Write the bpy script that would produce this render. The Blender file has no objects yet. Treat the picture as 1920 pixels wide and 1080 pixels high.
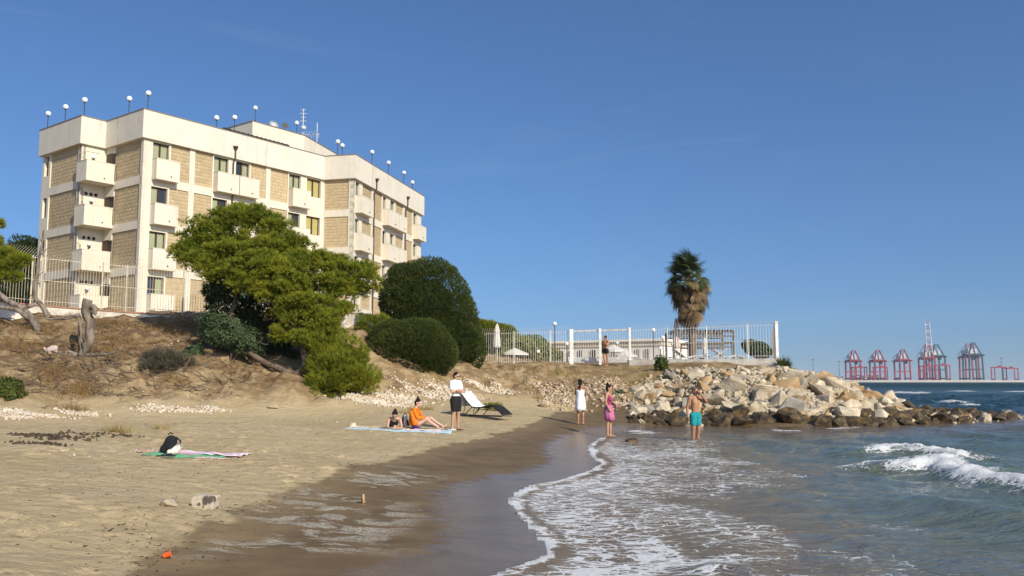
import bpy, bmesh, math, random
import numpy as np
from mathutils import Vector, Matrix

R = math.radians
random.seed(7)
rng = np.random.default_rng(7)
SC = bpy.context.scene
COL = SC.collection

# ------------------------------------------------------------------ camera
FPX, PITCH, CAMZ = 1640.0, R(6.09), 1.8
cam = bpy.data.cameras.new('camera')
cam.sensor_width = 36.0
cam.lens = 36.0 * FPX / 1920.0
cam.clip_start, cam.clip_end = 0.05, 30000
camo = bpy.data.objects.new('camera', cam)
COL.objects.link(camo)
camo.location = (0, 0, CAMZ)
camo.rotation_euler = (math.pi / 2 + PITCH, 0, 0)
SC.camera = camo

# ------------------------------------------------------------------ sky, sun, exposure
SUN_EL, SUN_B = R(31), R(53)          # sun stands to the right and behind the camera
sdir = Vector((math.cos(SUN_B) * math.cos(SUN_EL), -math.sin(SUN_B) * math.cos(SUN_EL), math.sin(SUN_EL)))
wd = bpy.data.worlds.new('World')
SC.world = wd
wd.use_nodes = True
wn, wl = wd.node_tree.nodes, wd.node_tree.links
sky = wn.new('ShaderNodeTexSky')
sky.sky_type = 'NISHITA'
sky.sun_disc = False
sky.sun_elevation = SUN_EL
sky.sun_rotation = math.atan2(sdir.x, sdir.y)
sky.altitude = 0
sky.air_density = 1.2
sky.dust_density = 2.0
sky.ozone_density = 10.0
# look a little higher into the same sky everywhere, so that the horizon stays a calm grey blue
_tc, _sp, _cb = wn.new('ShaderNodeTexCoord'), wn.new('ShaderNodeSeparateXYZ'), wn.new('ShaderNodeCombineXYZ')
_ma, _nm = wn.new('ShaderNodeMath'), wn.new('ShaderNodeVectorMath')
_ma.operation, _nm.operation = 'MULTIPLY_ADD', 'NORMALIZE'
_ma.inputs[1].default_value, _ma.inputs[2].default_value = 1.25, 0.065
wl.new(_tc.outputs['Generated'], _sp.inputs[0])
wl.new(_sp.outputs[0], _cb.inputs[0]); wl.new(_sp.outputs[1], _cb.inputs[1])
wl.new(_sp.outputs[2], _ma.inputs[0]); wl.new(_ma.outputs[0], _cb.inputs[2])
wl.new(_cb.outputs[0], _nm.inputs[0]); wl.new(_nm.outputs[0], sky.inputs[0])
# a few faint wisps of high cloud over the whole sky
_mp, _nz, _rg, _mx = wn.new('ShaderNodeMapping'), wn.new('ShaderNodeTexNoise'), wn.new('ShaderNodeMapRange'), wn.new('ShaderNodeMix')
_mp.inputs['Scale'].default_value = (1.2, 1.2, 9.0); _mp.inputs['Rotation'].default_value = (0, 0.12, 0.4)
_nz.inputs['Scale'].default_value, _nz.inputs['Detail'].default_value, _nz.inputs['Roughness'].default_value, _nz.inputs['Distortion'].default_value = 2.6, 8, .62, .6
_rg.inputs[1].default_value, _rg.inputs[2].default_value, _rg.inputs[3].default_value, _rg.inputs[4].default_value = .58, .82, 0.0, .07
_mx.data_type = 'RGBA'; _mx.inputs[7].default_value = (5.2, 5.9, 6.6, 1)
_tc0 = wn.new('ShaderNodeTexCoord')
wl.new(_tc0.outputs['Generated'], _mp.inputs[0]); wl.new(_mp.outputs[0], _nz.inputs['Vector']); wl.new(_nz.outputs[0], _rg.inputs[0])
wl.new(_rg.outputs[0], _mx.inputs[0]); wl.new(sky.outputs[0], _mx.inputs[6]); wl.new(_mx.outputs[2], wn['Background'].inputs[0])
wn['Background'].inputs[1].default_value = 0.14
sun = bpy.data.lights.new('sun', 'SUN')
sun.energy = 5.0
sun.angle = R(0.53)
sun.color = (1.0, 0.91, 0.74)
suno = bpy.data.objects.new('sun', sun)
COL.objects.link(suno)
suno.rotation_euler = sdir.to_track_quat('Z', 'Y').to_euler()
suno.location = (30, -40, 40)
SC.view_settings.view_transform = 'Standard'
SC.view_settings.look = 'None'
SC.view_settings.exposure = 0.0
SC.view_settings.gamma = 1.0
SC.view_settings.use_curve_mapping = False
SC.render.engine = 'CYCLES'
SC.cycles.max_bounces = 6
SC.cycles.transparent_max_bounces = 6
SC.cycles.use_denoising = True

# ------------------------------------------------------------------ measuring helpers
CS, SN = math.cos(PITCH), math.sin(PITCH)
def W(px, py, d):
    """the place at distance d (metres ahead) that the photograph shows at a pixel"""
    u, v = px - 960.0, 540.0 - py
    k = d / (FPX * CS - v * SN)
    return Vector((u * k, d, CAMZ + (FPX * SN + v * CS) * k))
def G(px, py, z=0.0):
    """the place at height z that the photograph shows at a pixel below the horizon"""
    v = 540.0 - py
    return W(px, py, (z - CAMZ) * (FPX * CS - v * SN) / (FPX * SN + v * CS))
def sstep(a, b, x):
    t = np.clip((np.asarray(x, float) - a) / (b - a), 0, 1)
    return t * t * (3 - 2 * t)
def vnoise(x, y, seed=0):
    xi, yi = np.floor(x).astype(np.int64), np.floor(y).astype(np.int64)
    fx, fy = x - xi, y - yi
    def h(a, b):
        n = (a * 374761393 + b * 668265263 + seed * 974711) & 0x7fffffff
        n = ((n ^ (n >> 13)) * 1274126177) & 0x7fffffff
        return ((n ^ (n >> 16)) & 0xffff) / 65535.0
    sx, sy = fx * fx * (3 - 2 * fx), fy * fy * (3 - 2 * fy)
    a = h(xi, yi) * (1 - sx) + h(xi + 1, yi) * sx
    b = h(xi, yi + 1) * (1 - sx) + h(xi + 1, yi + 1) * sx
    return a * (1 - sy) + b * sy - 0.5
def fbm(x, y, oct=4, seed=0):
    s, a = 0, 1.0
    for i in range(oct):
        s = s + a * vnoise(x, y, seed + i * 17)
        x, y, a = x * 2.03 + 3.1, y * 2.03 + 1.7, a * 0.5
    return s

# ------------------------------------------------------------------ object helpers
def thing(name, label, cat, loc=(0, 0, 0), rz=0.0, group=None):
    o = bpy.data.objects.new(name, None)
    o.empty_display_size = 0.2
    COL.objects.link(o)
    o.location = loc
    o.rotation_euler = (0, 0, rz)
    return tag(o, label, cat, group)
def tag(o, label=None, cat=None, group=None, kind=None):
    if label: o['label'] = label
    if cat: o['category'] = cat
    if group: o['group'] = group
    if kind: o['kind'] = kind
    return o
def link(name, me, parent=None, mats=()):
    o = bpy.data.objects.new(name, me)
    COL.objects.link(o)
    if parent is not None: o.parent = parent
    for m in mats: me.materials.append(m)
    return o
def copy_tree(o, parent=None):
    c = o.copy()
    COL.objects.link(c)
    c.parent = parent
    for ch in list(o.children):
        copy_tree(ch, c)
    return c
def np_mesh(name, verts, faces, smooth=False):
    verts = np.asarray(verts, np.float32)
    faces = np.asarray(faces, np.int32)
    me = bpy.data.meshes.new(name)
    n, k = faces.shape
    me.vertices.add(len(verts)); me.vertices.foreach_set('co', verts.ravel())
    me.loops.add(n * k); me.loops.foreach_set('vertex_index', faces.ravel())
    me.polygons.add(n); me.polygons.foreach_set('loop_start', np.arange(0, n * k, k, dtype=np.int32))
    if smooth: me.polygons.foreach_set('use_smooth', np.ones(n, bool))
    me.update(calc_edges=True)
    return me

class MB:
    def __init__(self, o=(0, 0, 0)):
        self.v, self.f, self.m, self.o = [], [], [], Vector(o)
    def add(self, vs, fs, mi=0):
        n = len(self.v)
        self.v.extend([tuple(Vector(p) - self.o) for p in vs])
        self.f.extend([tuple(i + n for i in f) for f in fs])
        self.m.extend([mi] * len(fs))
        return self
    def obox(self, o, ex, ey, ez, mi=0):
        o, ex, ey, ez = Vector(o), Vector(ex), Vector(ey), Vector(ez)
        vs = [o, o + ex, o + ex + ey, o + ey, o + ez, o + ex + ez, o + ex + ey + ez, o + ey + ez]
        fs = [(0, 3, 2, 1), (4, 5, 6, 7), (0, 1, 5, 4), (1, 2, 6, 5), (2, 3, 7, 6), (3, 0, 4, 7)]
        if ex.cross(ey).dot(ez) < 0: fs = [f[::-1] for f in fs]
        return self.add(vs, fs, mi)
    def box(self, c, s, mi=0):
        return self.obox((c[0] - s[0] / 2, c[1] - s[1] / 2, c[2] - s[2] / 2), (s[0], 0, 0), (0, s[1], 0), (0, 0, s[2]), mi)
    def bar(self, a, b, w, h=None, mi=0):
        """square bar from a to b"""
        a, b = Vector(a), Vector(b)
        h = h or w
        d = (b - a)
        up = Vector((0, 0, 1)) if abs(d.normalized().z) < 0.95 else Vector((0, 1, 0))
        x = d.cross(up).normalized() * w
        y = x.cross(d).normalized() * h
        return self.obox(a - x / 2 - y / 2, d, x, y, mi)
    def tube(self, pts, rad, n=6, mi=0, cap=True):
        pts = [Vector(p) for p in pts]
        if not hasattr(rad, '__len__'): rad = [rad] * len(pts)
        vs, fs = [], []
        ref = None
        for i, p in enumerate(pts):
            t = (pts[min(i + 1, len(pts) - 1)] - pts[max(i - 1, 0)])
            t = t.normalized() if t.length > 1e-9 else Vector((0, 0, 1))
            if ref is None:
                ref = t.orthogonal().normalized()
            ref = (ref - t * ref.dot(t))
            ref = ref.normalized() if ref.length > 1e-6 else t.orthogonal().normalized()
            bn = t.cross(ref)
            for k in range(n):
                a = 2 * math.pi * k / n
                vs.append(p + (ref * math.cos(a) + bn * math.sin(a)) * rad[i])
        for i in range(len(pts) - 1):
            for k in range(n):
                k2 = (k + 1) % n
                fs.append((i * n + k, i * n + k2, (i + 1) * n + k2, (i + 1) * n + k))
        if cap:
            fs.append(tuple(range(n))[::-1])
            fs.append(tuple((len(pts) - 1) * n + k for k in range(n)))
        return self.add(vs, fs, mi)
    def lathe(self, c, prof, n=12, mi=0):
        """prof: (r, z) from bottom to top"""
        c = Vector(c)
        vs, fs = [], []
        for r, z in prof:
            for k in range(n):
                a = 2 * math.pi * k / n
                vs.append(c + Vector((r * math.cos(a), r * math.sin(a), z)))
        for i in range(len(prof) - 1):
            for k in range(n):
                k2 = (k + 1) % n
                fs.append((i * n + k, i * n + k2, (i + 1) * n + k2, (i + 1) * n + k))
        fs.append(tuple(range(n))[::-1])
        fs.append(tuple((len(prof) - 1) * n + k for k in range(n)))
        return self.add(vs, fs, mi)
    def ball(self, c, r, n=12, mi=0):
        r = r if hasattr(r, '__len__') else (r, r, r)
        c = Vector(c)
        vs, fs = [], []
        m = max(4, n // 2)
        for i in range(1, m):
            th = math.pi * i / m
            for k in range(n):
                a = 2 * math.pi * k / n
                vs.append(c + Vector((r[0] * math.sin(th) * math.cos(a), r[1] * math.sin(th) * math.sin(a), -r[2] * math.cos(th))))
        b, t = len(vs), len(vs) + 1
        vs += [c - Vector((0, 0, r[2])), c + Vector((0, 0, r[2]))]
        for i in range(m - 2):
            for k in range(n):
                k2 = (k + 1) % n
                fs.append((i * n + k, i * n + k2, (i + 1) * n + k2, (i + 1) * n + k))
        for k in range(n):
            k2 = (k + 1) % n
            fs.append((b, k2, k))
            fs.append(((m - 2) * n + k, (m - 2) * n + k2, t))
        return self.add(vs, fs, mi)
    def prism(self, poly, z0, z1, mi=0):
        n = len(poly)
        vs = [(p[0], p[1], z0) for p in poly] + [(p[0], p[1], z1) for p in poly]
        fs = [tuple(range(n))[::-1], tuple(range(n, 2 * n))]
        fs += [(i, (i + 1) % n, (i + 1) % n + n, i + n) for i in range(n)]
        return self.add(vs, fs, mi)
    def loft(self, rings, mi=0, caps=True):
        n = len(rings[0])
        vs = [p for r in rings for p in r]
        fs = []
        for i in range(len(rings) - 1):
            for k in range(n):
                k2 = (k + 1) % n
                fs.append((i * n + k, i * n + k2, (i + 1) * n + k2, (i + 1) * n + k))
        if caps:
            fs += [tuple(range(n))[::-1], tuple((len(rings) - 1) * n + k for k in range(n))]
        return self.add(vs, fs, mi)
    def mesh(self, name, smooth=False):
        me = bpy.data.meshes.new(name)
        me.from_pydata(self.v, [], self.f)
        if any(self.m): me.polygons.foreach_set('material_index', self.m)
        if smooth: me.polygons.foreach_set('use_smooth', [True] * len(self.f))
        me.update()
        return me
    def build(self, name, mats, parent=None, smooth=False, bevel=0):
        me = self.mesh(name, smooth)
        if not isinstance(mats, (list, tuple)): mats = [mats]
        o = link(name, me, parent, mats)
        if bevel:
            b = o.modifiers.new('bevel', 'BEVEL'); b.width = bevel; b.segments = 2; b.limit_method = 'ANGLE'
        return o

# ------------------------------------------------------------------ materials
class NT:
    def __init__(self, name):
        self.mat = bpy.data.materials.new(name)
        self.mat.use_nodes = True
        self.n, self.l = self.mat.node_tree.nodes, self.mat.node_tree.links
        self.p = self.n['Principled BSDF']
        self.out = self.n['Material Output']
    def new(self, t, **kw):
        nd = self.n.new(t)
        for k, v in kw.items(): setattr(nd, k, v)
        return nd
    def set(self, sock, v):
        if isinstance(v, bpy.types.NodeSocket): self.l.new(v, sock)
        elif isinstance(v, (tuple, list)) and len(v) == 3 and sock.type == 'RGBA': sock.default_value = (*v, 1)
        else: sock.default_value = v
    def coords(self, scale=(1, 1, 1), kind='Object'):
        tc = self.new('ShaderNodeTexCoord')
        mp = self.new('ShaderNodeMapping')
        mp.inputs['Scale'].default_value = scale
        self.l.new(tc.outputs[kind], mp.inputs[0])
        return mp.outputs[0]
    def noise(self, vec, scale, detail=5, rough=0.55, dist=0.0):
        nd = self.new('ShaderNodeTexNoise')
        self.l.new(vec, nd.inputs['Vector'])
        nd.inputs['Scale'].default_value = scale
        nd.inputs['Detail'].default_value = detail
        nd.inputs['Roughness'].default_value = rough
        nd.inputs['Distortion'].default_value = dist
        return nd.outputs[0]
    def voronoi(self, vec, scale, feature='F1', out='Distance', rand=1.0):
        nd = self.new('ShaderNodeTexVoronoi', feature=feature)
        self.l.new(vec, nd.inputs['Vector'])
        nd.inputs['Scale'].default_value = scale
        nd.inputs['Randomness'].default_value = rand
        return nd.outputs[out]
    def ramp(self, fac, a, b, lo=0.0, hi=1.0):
        nd = self.new('ShaderNodeMapRange', interpolation_type='SMOOTHSTEP')
        self.set(nd.inputs[0], fac)
        for i, v in zip((1, 2, 3, 4), (a, b, lo, hi)): self.set(nd.inputs[i], v)
        return nd.outputs[0]
    def math(self, op, a, b=0.0, clamp=False):
        nd = self.new('ShaderNodeMath', operation=op)
        nd.use_clamp = clamp
        self.set(nd.inputs[0], a); self.set(nd.inputs[1], b)
        return nd.outputs[0]
    def mix(self, fac, a, b):
        nd = self.new('ShaderNodeMix', data_type='RGBA')
        self.set(nd.inputs[0], fac); self.set(nd.inputs[6], a); self.set(nd.inputs[7], b)
        return nd.outputs[2]
    def attr(self, name):
        return self.new('ShaderNodeAttribute', attribute_name=name).outputs['Fac']
    def bump(self, h, strength, dist=0.02, normal=None):
        nd = self.new('ShaderNodeBump')
        self.set(nd.inputs['Strength'], strength); self.set(nd.inputs['Distance'], dist)
        self.set(nd.inputs['Height'], h)
        if normal is not None: self.l.new(normal, nd.inputs['Normal'])
        return nd.outputs[0]
    def rnd(self):
        return self.new('ShaderNodeObjectInfo').outputs['Random']

def mat(name, c, c2=None, scale=3.0, rough=0.75, bump=0.0, bscale=40.0, bdist=0.02, spec=0.35, vary=0.0, metal=0.0, trans=0.0, stretch=(1, 1, 1), lo=0.35, hi=0.65, kind='Object'):
    t = NT(name)
    co = t.coords(stretch, kind)
    col = c
    if c2 is not None:
        col = t.mix(t.ramp(t.noise(co, scale), lo, hi), c, c2)
    if vary:
        hs = t.new('ShaderNodeHueSaturation')
        t.set(hs.inputs['Value'], t.math('MULTIPLY_ADD', t.rnd(), 2 * vary))
        hs.inputs['Value'].links[0].from_node.inputs[2].default_value = 1 - vary
        t.set(hs.inputs['Color'], col)
        col = hs.outputs[0]
    t.set(t.p.inputs['Base Color'], col)
    t.p.inputs['Roughness'].default_value = rough
    t.p.inputs['Specular IOR Level'].default_value = spec
    t.p.inputs['Metallic'].default_value = metal
    if bump:
        t.l.new(t.bump(t.noise(co, bscale, 6, 0.6), bump, bdist), t.p.inputs['Normal'])
    if trans:
        tr = t.new('ShaderNodeBsdfTranslucent')
        t.set(tr.inputs[0], col)
        mx = t.new('ShaderNodeMixShader')
        mx.inputs[0].default_value = trans
        t.l.new(t.p.outputs[0], mx.inputs[1]); t.l.new(tr.outputs[0], mx.inputs[2])
        t.l.new(mx.outputs[0], t.out.inputs[0])
    return t.mat

# ================================================================== GROUND
shore_px = [(800, 1260), (900, 1082), (965, 1058), (1020, 1036), (1008, 1010), (988, 985), (962, 960), (950, 940), (958, 924), (990, 909), (1050, 898),
            (1108, 880), (1122, 866), (1104, 850), (1100, 836), (1124, 820), (1160, 809), (1220, 803), (1300, 800), (1400, 802), (1480, 806),
            (1560, 802), (1650, 797), (1760, 791), (1850, 786), (1893, 783)]
shore = [(-0.9, -14.0), (-0.75, 2.0)] + [tuple(G(x, y, 0.03)[:2]) for x, y in shore_px]
shore += [(27.2, 45.2), (25.5, 47.2), (21.5, 48.5), (18.2, 51.0), (21.0, 62.0), (31.0, 100.0), (46.0, 160.0)]
shore_poly = shore + [(46, 400), (-300, 400), (-300, -14)]
wet_px = [(60, 1300), (255, 1085), (335, 1020), (455, 962), (600, 905), (715, 872), (800, 850), (900, 826), (985, 803), (1040, 787), (1120, 777), (1250, 775)]
wet_poly = [(-3.6, -14.0), (-3.2, 3.0)] + [tuple(G(x, y, 0.2)[:2]) for x, y in wet_px] + [(8.6, 38.2), (30, 37), (30, -14)]

def sdist(poly, x, y, closed=True, nseg=None):
    """unsigned distance to the first nseg edges and inside test of the closed polygon"""
    P = np.asarray(poly, float)
    n = len(P)
    nseg = nseg or n
    best = np.full(x.shape, 1e9)
    inside = np.zeros(x.shape, bool)
    for i in range(n):
        a, b = P[i], P[(i + 1) % n]
        if i < nseg:
            ab = b - a
            t = np.clip(((x - a[0]) * ab[0] + (y - a[1]) * ab[1]) / (ab @ ab), 0, 1)
            best = np.minimum(best, np.hypot(x - a[0] - t * ab[0], y - a[1] - t * ab[1]))
        c = (a[1] > y) != (b[1] > y)
        xx = (b[0] - a[0]) * (y - a[1]) / (b[1] - a[1] + 1e-12) + a[0]
        inside ^= c & (x < xx)
    return best, inside
def shore_s(x, y):
    """metres from the waterline, positive towards the sea"""
    d, ins = sdist(shore_poly, x, y, nseg=len(shore) - 1)
    return np.where(ins, -d, d)

cp = []
def cpW(*a):
    for px, py, d in a: cp.append(tuple(W(px, py, d)))
def cpG(*a):
    for px, py, z in a: cp.append(tuple(G(px, py, z)))
for x, y in shore[0:28:1]: cp.append((x, y, 0.03))
cpG((255, 1085, .2), (455, 962, .2), (715, 872, .22), (900, 826, .24), (985, 803, .26), (1120, 779, .3), (1250, 777, .28))
cpG((0, 1080, .42), (60, 1180, .4), (0, 960, .52), (350, 948, .36), (600, 870, .36), (330, 855, .5), (0, 860, .66), (700, 815, .4), (855, 806, .34), (930, 800, .32),
    (1088, 796, .22), (0, 810, .8), (200, 805, .74), (450, 795, .66))
cpW((0, 783, 27), (200, 777, 29.5), (400, 771, 31), (520, 766, 32.5), (640, 766, 33.5), (760, 772, 33), (880, 771, 34.5), (960, 772, 36), (1050, 772, 37.5), (1150, 770, 38.5))
# dune
cpW((0, 740, 29.5), (0, 690, 33), (0, 640, 36), (0, 606, 38.5), (80, 592, 40.5), (200, 594, 41.8), (380, 600, 43.2), (150, 745, 31), (150, 690, 34.2), (170, 640, 37.5),
    (300, 740, 32), (300, 690, 35), (300, 640, 38.6), (420, 735, 33.5), (420, 690, 36), (450, 640, 39.5), (560, 725, 34.8), (560, 690, 37), (560, 640, 40.5),
    (640, 738, 35), (700, 665, 40), (660, 622, 43.5), (720, 640, 43), (720, 735, 37), (800, 704, 40.5), (800, 740, 38), (870, 700, 43.5), (880, 735, 40.5), (930, 735, 41),
    (960, 740, 41.5), (980, 702, 46), (900, 690, 47.5), (1000, 686, 49.5), (1100, 735, 42), (1100, 706, 45.5), (1100, 690, 48.5), (1200, 732, 41), (1200, 705, 44.5), (1190, 688, 48.5))
for x, y, z in ((-35, 46, 5.5), (-25, 48, 5.5), (-17, 50, 5.5), (-10, 52, 5.4), (-6, 54, 4.6), (-3.5, 53, 3.2), (-35, 70, 5.5), (-15, 70, 5.5), (-4, 70, 4.0), (-60, 60, 5.6), (-60, 90, 5.6), (-10, 110, 5),
                (-60, 40, 5.4), (-45, 30, 3.5), (-40, 20, 1.6), (-30, 5, 1.3), (-12, -10, .8), (-60, 0, 2), (-25, 24, 1.0), (-18, 12, .85), (-8, 0, .6),
                (0, 56, 2.85), (6, 52, 2.85), (12, 49, 2.8), (2, 70, 2.85), (15, 60, 2.85), (10, 90, 2.85), (25, 100, 2.85), (0, 110, 3.2)):
    cp.append((x, y, z))
# rubble mound
cpW((1300, 692, 44.5), (1300, 735, 41), (1400, 690, 44.5), (1400, 740, 40), (1455, 688, 45), (1500, 692, 44), (1500, 745, 39.5), (1560, 712, 43.5), (1600, 731, 43), (1600, 762, 40.5),
    (1650, 752, 42.5), (1700, 768, 42.5), (1780, 777, 43), (1850, 781, 44))
for x, y, z in ((17, 50, 1.0), (20, 47.4, .4), (18.5, 60, 1.4), (28, 100, 1.5)): cp.append((x, y, z))
CP = np.array(cp)
def _U(r2): return 0.5 * r2 * np.log(np.maximum(r2, 1e-9))
_n = len(CP)
_K = _U(((CP[:, None, :2] - CP[None, :, :2]) ** 2).sum(-1)) + np.eye(_n) * 0.6
_P = np.c_[np.ones(_n), CP[:, :2]]
_A = np.block([[_K, _P], [_P.T, np.zeros((3, 3))]])
_w = np.linalg.solve(_A, np.r_[CP[:, 2], 0, 0, 0])
def tz0(x, y):
    z = _w[_n] + _w[_n + 1] * x + _w[_n + 2] * y
    for i in range(_n):
        z = z + _w[i] * _U((x - CP[i, 0]) ** 2 + (y - CP[i, 1]) ** 2)
    return z
def terrain(x, y):
    """height of the ground, metres from the waterline, and how much of the dune's rough soil"""
    x, y = np.atleast_1d(np.asarray(x, float)), np.atleast_1d(np.asarray(y, float))
    z = np.clip(tz0(x, y), -1.5, 6.2)
    s = shore_s(x, y)
    far = sstep(52, 60, y)
    z = np.where(y > 52, np.maximum(z, 2.85 * (1 - far) + 2.8 * far), z) if False else z
    k = sstep(0, 1.6, -s)
    z = np.where(s < 0, 0.02 * (1 - k) + np.maximum(z, 0.03) * k, 0.02 - 0.07 * s - 0.012 * s * s)
    z = np.maximum(z, -3.0)
    dune = sstep(0.75, 1.5, z)
    amp = dune * sstep(20, 28, y) * (1 - .7 * sstep(2, 7, x))
    z = z + amp * (0.42 * fbm(x * 0.7, y * 0.7, 4, 3) + 0.20 * fbm(x * 2.3, y * 2.3, 4, 9))
    flat = (1 - dune) * sstep(0.3, 2.5, -s)
    z = z + flat * (0.05 * fbm(x * 0.5, y * 0.5, 3, 5) + 0.022 * fbm(x * 2.2, y * 2.2, 3, 8) + 0.012 * fbm(x * 6, y * 6, 2, 4))
    z = z + (1 - dune) * sstep(0.0, 0.8, -s) * (1 - sstep(0.3, 3, -s)) * 0.012 * fbm(x * 2, y * 2, 2, 4)
    return z, s, dune
def tz(x, y):
    return float(terrain(x, y)[0][0])
def on_ground(px, d, dz=0.0):
    """a point of the ground straight below the pixel column px at distance d"""
    p = W(px, 715, d)
    return Vector((p.x, p.y, tz(p.x, p.y) + dz))

def axis(parts):
    out = []
    for a, b, st in parts:
        out += list(np.arange(a, b - 1e-9, st))
    out.append(parts[-1][1])
    return np.array(out)
def grid_faces(nx, ny):
    i = np.arange((nx - 1) * (ny - 1))
    a = (i // (nx - 1)) * nx + i % (nx - 1)
    return np.c_[a, a + 1, a + nx + 1, a + nx]
def fattr(me, name, data):
    at = me.attributes.new(name, 'FLOAT', 'POINT')
    at.data.foreach_set('value', np.asarray(data, np.float32))

gx = axis([(-140, -60, 4), (-60, -32, .5), (-32, -14, .16), (-14, 4, .065), (4, 30, .2), (30, 70, 4)])
gy = axis([(-14, 3, .6), (3, 18, .06), (18, 26, .09), (26, 50, .15), (50, 70, .6), (70, 220, 4)])
X, Y = [a.ravel() for a in np.meshgrid(gx, gy)]
Z, S, DU = terrain(X, Y)
Z = np.where(Y > 150, np.maximum(Z, 2.8), Z) if False else Z
wd_, wi_ = sdist(wet_poly, X, Y)
wetd = np.where(wi_, wd_, -wd_) + 0.38 * fbm(X * 1.4, Y * 1.4, 4, 21)
wet = 0.82 * sstep(-0.10, 0.07, wetd) + 0.18 * sstep(0.1, 1.1, wetd)
wet = np.maximum(wet, sstep(-0.4, 0.0, S))
wet = wet * (1 - sstep(0.8, 1.5, Z))
# trodden sand: dents with a pushed up rim, in wandering trails
Zg = Z.reshape(len(gy), len(gx))
Sg, WG = S.reshape(Zg.shape), wetd.reshape(Zg.shape)
fr_ = np.random.default_rng(3)
def dent(x, y, a, L, B, dp):
    i0, i1 = np.searchsorted(gx, (x - .45, x + .45)); j0, j1 = np.searchsorted(gy, (y - .45, y + .45))
    if i1 - i0 < 3 or j1 - j0 < 3: return
    xx, yy = np.meshgrid(gx[i0:i1] - x, gy[j0:j1] - y)
    u = (xx * math.cos(a) + yy * math.sin(a)) / L; v = (-xx * math.sin(a) + yy * math.cos(a)) / B
    r2 = u * u + v * v
    dry_ = 1 - sstep(-.1, .5, WG[j0:j1, i0:i1])
    Zg[j0:j1, i0:i1] += dp * dry_ * (-np.exp(-r2 * 1.6) + .55 * np.exp(-((np.sqrt(r2) - 1.5) / .45) ** 2))
for _ in range(60):
    x, y, a = fr_.uniform(-13, 3), fr_.uniform(4.5, 27), fr_.uniform(0, 6.28)
    for k in range(int(fr_.uniform(8, 26))):
        a += fr_.normal(0, .12)
        x += .62 * math.cos(a); y += .62 * math.sin(a)
        sd_ = .11 * (-1) ** k
        dent(x - sd_ * math.sin(a), y + sd_ * math.cos(a), a, .15, .075, fr_.uniform(.022, .045))
for _ in range(700): dent(fr_.uniform(-13, 3), fr_.uniform(4.5, 27), fr_.uniform(0, 3.14), fr_.uniform(.08, .16), fr_.uniform(.06, .12), fr_.uniform(.01, .04))
Z = Zg.ravel()
me = np_mesh('ground', np.c_[X, Y, Z], grid_faces(len(gx), len(gy)), True)
fattr(me, 'wet', wet); fattr(me, 'dune', DU); fattr(me, 'sea', S)
hum = sstep(1.2, 2.0, Z) * sstep(-.20, -.27, X / np.maximum(Y, 1)) * sstep(46, 42, Y) * sstep(-.30, .25, fbm(X * .55, Y * .55, 3, 55) + .08)
fattr(me, 'humus', hum)
fattr(me, 'froth', sstep(-0.1, 0.4, wetd) * sstep(1.0, 1.8, -S + 0.8 * fbm(X, Y, 2, 31)) * sstep(19, 15, Y) * sstep(0.0, 0.12, fbm(X * 0.55, Y * 0.75, 2, 77) + 0.14))

t = NT('sand')
co = t.coords()
dry = t.mix(t.ramp(t.noise(co, 0.55, 6), .35, .65), (0.485, 0.375, 0.215), (0.535, 0.420, 0.255))
dry = t.mix(t.ramp(t.noise(co, 26, 6, .7), .50, .72), dry, (0.40, 0.30, 0.165))
speck = t.ramp(t.noise(t.coords((1, 2.2, 1)), 13, 8, .75), .665, .70)
dry = t.mix(t.math('MULTIPLY', speck, .75), dry, (0.10, 0.075, 0.045))
soil = t.mix(t.ramp(t.noise(co, 1.3, 7, .65), .38, .62), (0.40, 0.295, 0.165), (0.225, 0.150, 0.078))
soil = t.mix(t.ramp(t.noise(co, 9, 7, .7), .5, .68), soil, (0.19, 0.13, 0.07))
litter = t.mix(t.ramp(t.noise(co, 5.5, 8, .75), .40, .60), (0.255, 0.165, 0.085), (0.085, 0.055, 0.032))
soil = t.mix(t.math('MULTIPLY', t.attr('humus'), t.ramp(t.noise(co, 2.2, 6, .65), .36, .56)), soil, litter)
base = t.mix(t.attr('dune'), dry, soil)
wetc = t.mix(t.ramp(t.noise(co, 1.7, 6), .3, .7), (0.140, 0.094, 0.048), (0.185, 0.127, 0.067))
wetc = t.mix(t.math('MULTIPLY', t.ramp(t.noise(t.coords((1, 2.5, 1)), 8, 8, .7), .63, .68), .8), wetc, (0.05, 0.036, 0.024))
wa = t.attr('wet')
base = t.mix(wa, base, wetc)
fr = t.noise(t.coords((0.9, 1.5, 1)), 1.6, 8, .62, 1.2)
frm = t.math('MULTIPLY', t.ramp(fr, .485, .54), t.attr('froth'))
frm = t.math('MULTIPLY', frm, t.ramp(t.noise(co, 30, 4), .38, .60, .15, 1))
base = t.mix(t.math('MULTIPLY', frm, .72), base, (0.50, 0.475, 0.385))
t.set(t.p.inputs['Base Color'], base)
gl = t.ramp(t.attr('sea'), -1.9, -.35)
rw = t.ramp(t.math('ADD', gl, t.math('MULTIPLY', t.math('SUBTRACT', t.noise(t.coords((.7, 2.2, 1)), 1.5, 5), .5), 1.2)), .35, .75, .62, .13)
ro = t.new('ShaderNodeMix', data_type='FLOAT')
t.set(ro.inputs[0], wa); ro.inputs[2].default_value = .95; t.set(ro.inputs[3], rw)
t.set(t.p.inputs['Roughness'], ro.outputs[0])
t.set(t.p.inputs['Specular IOR Level'], t.math('MULTIPLY', t.math('POWER', wa, 2.0), t.ramp(rw, .62, .3, .10, .5)))
bs = t.math('SUBTRACT', 1.0, t.math('MULTIPLY', wa, .80))
h1 = t.noise(co, 5.5, 7, .68)
h2 = t.voronoi(t.coords((1, 1.6, 1)), 3.2, 'SMOOTH_F1')
hh = t.math('ADD', t.math('MULTIPLY', h1, 1.0), t.math('MULTIPLY', h2, .45))
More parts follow.
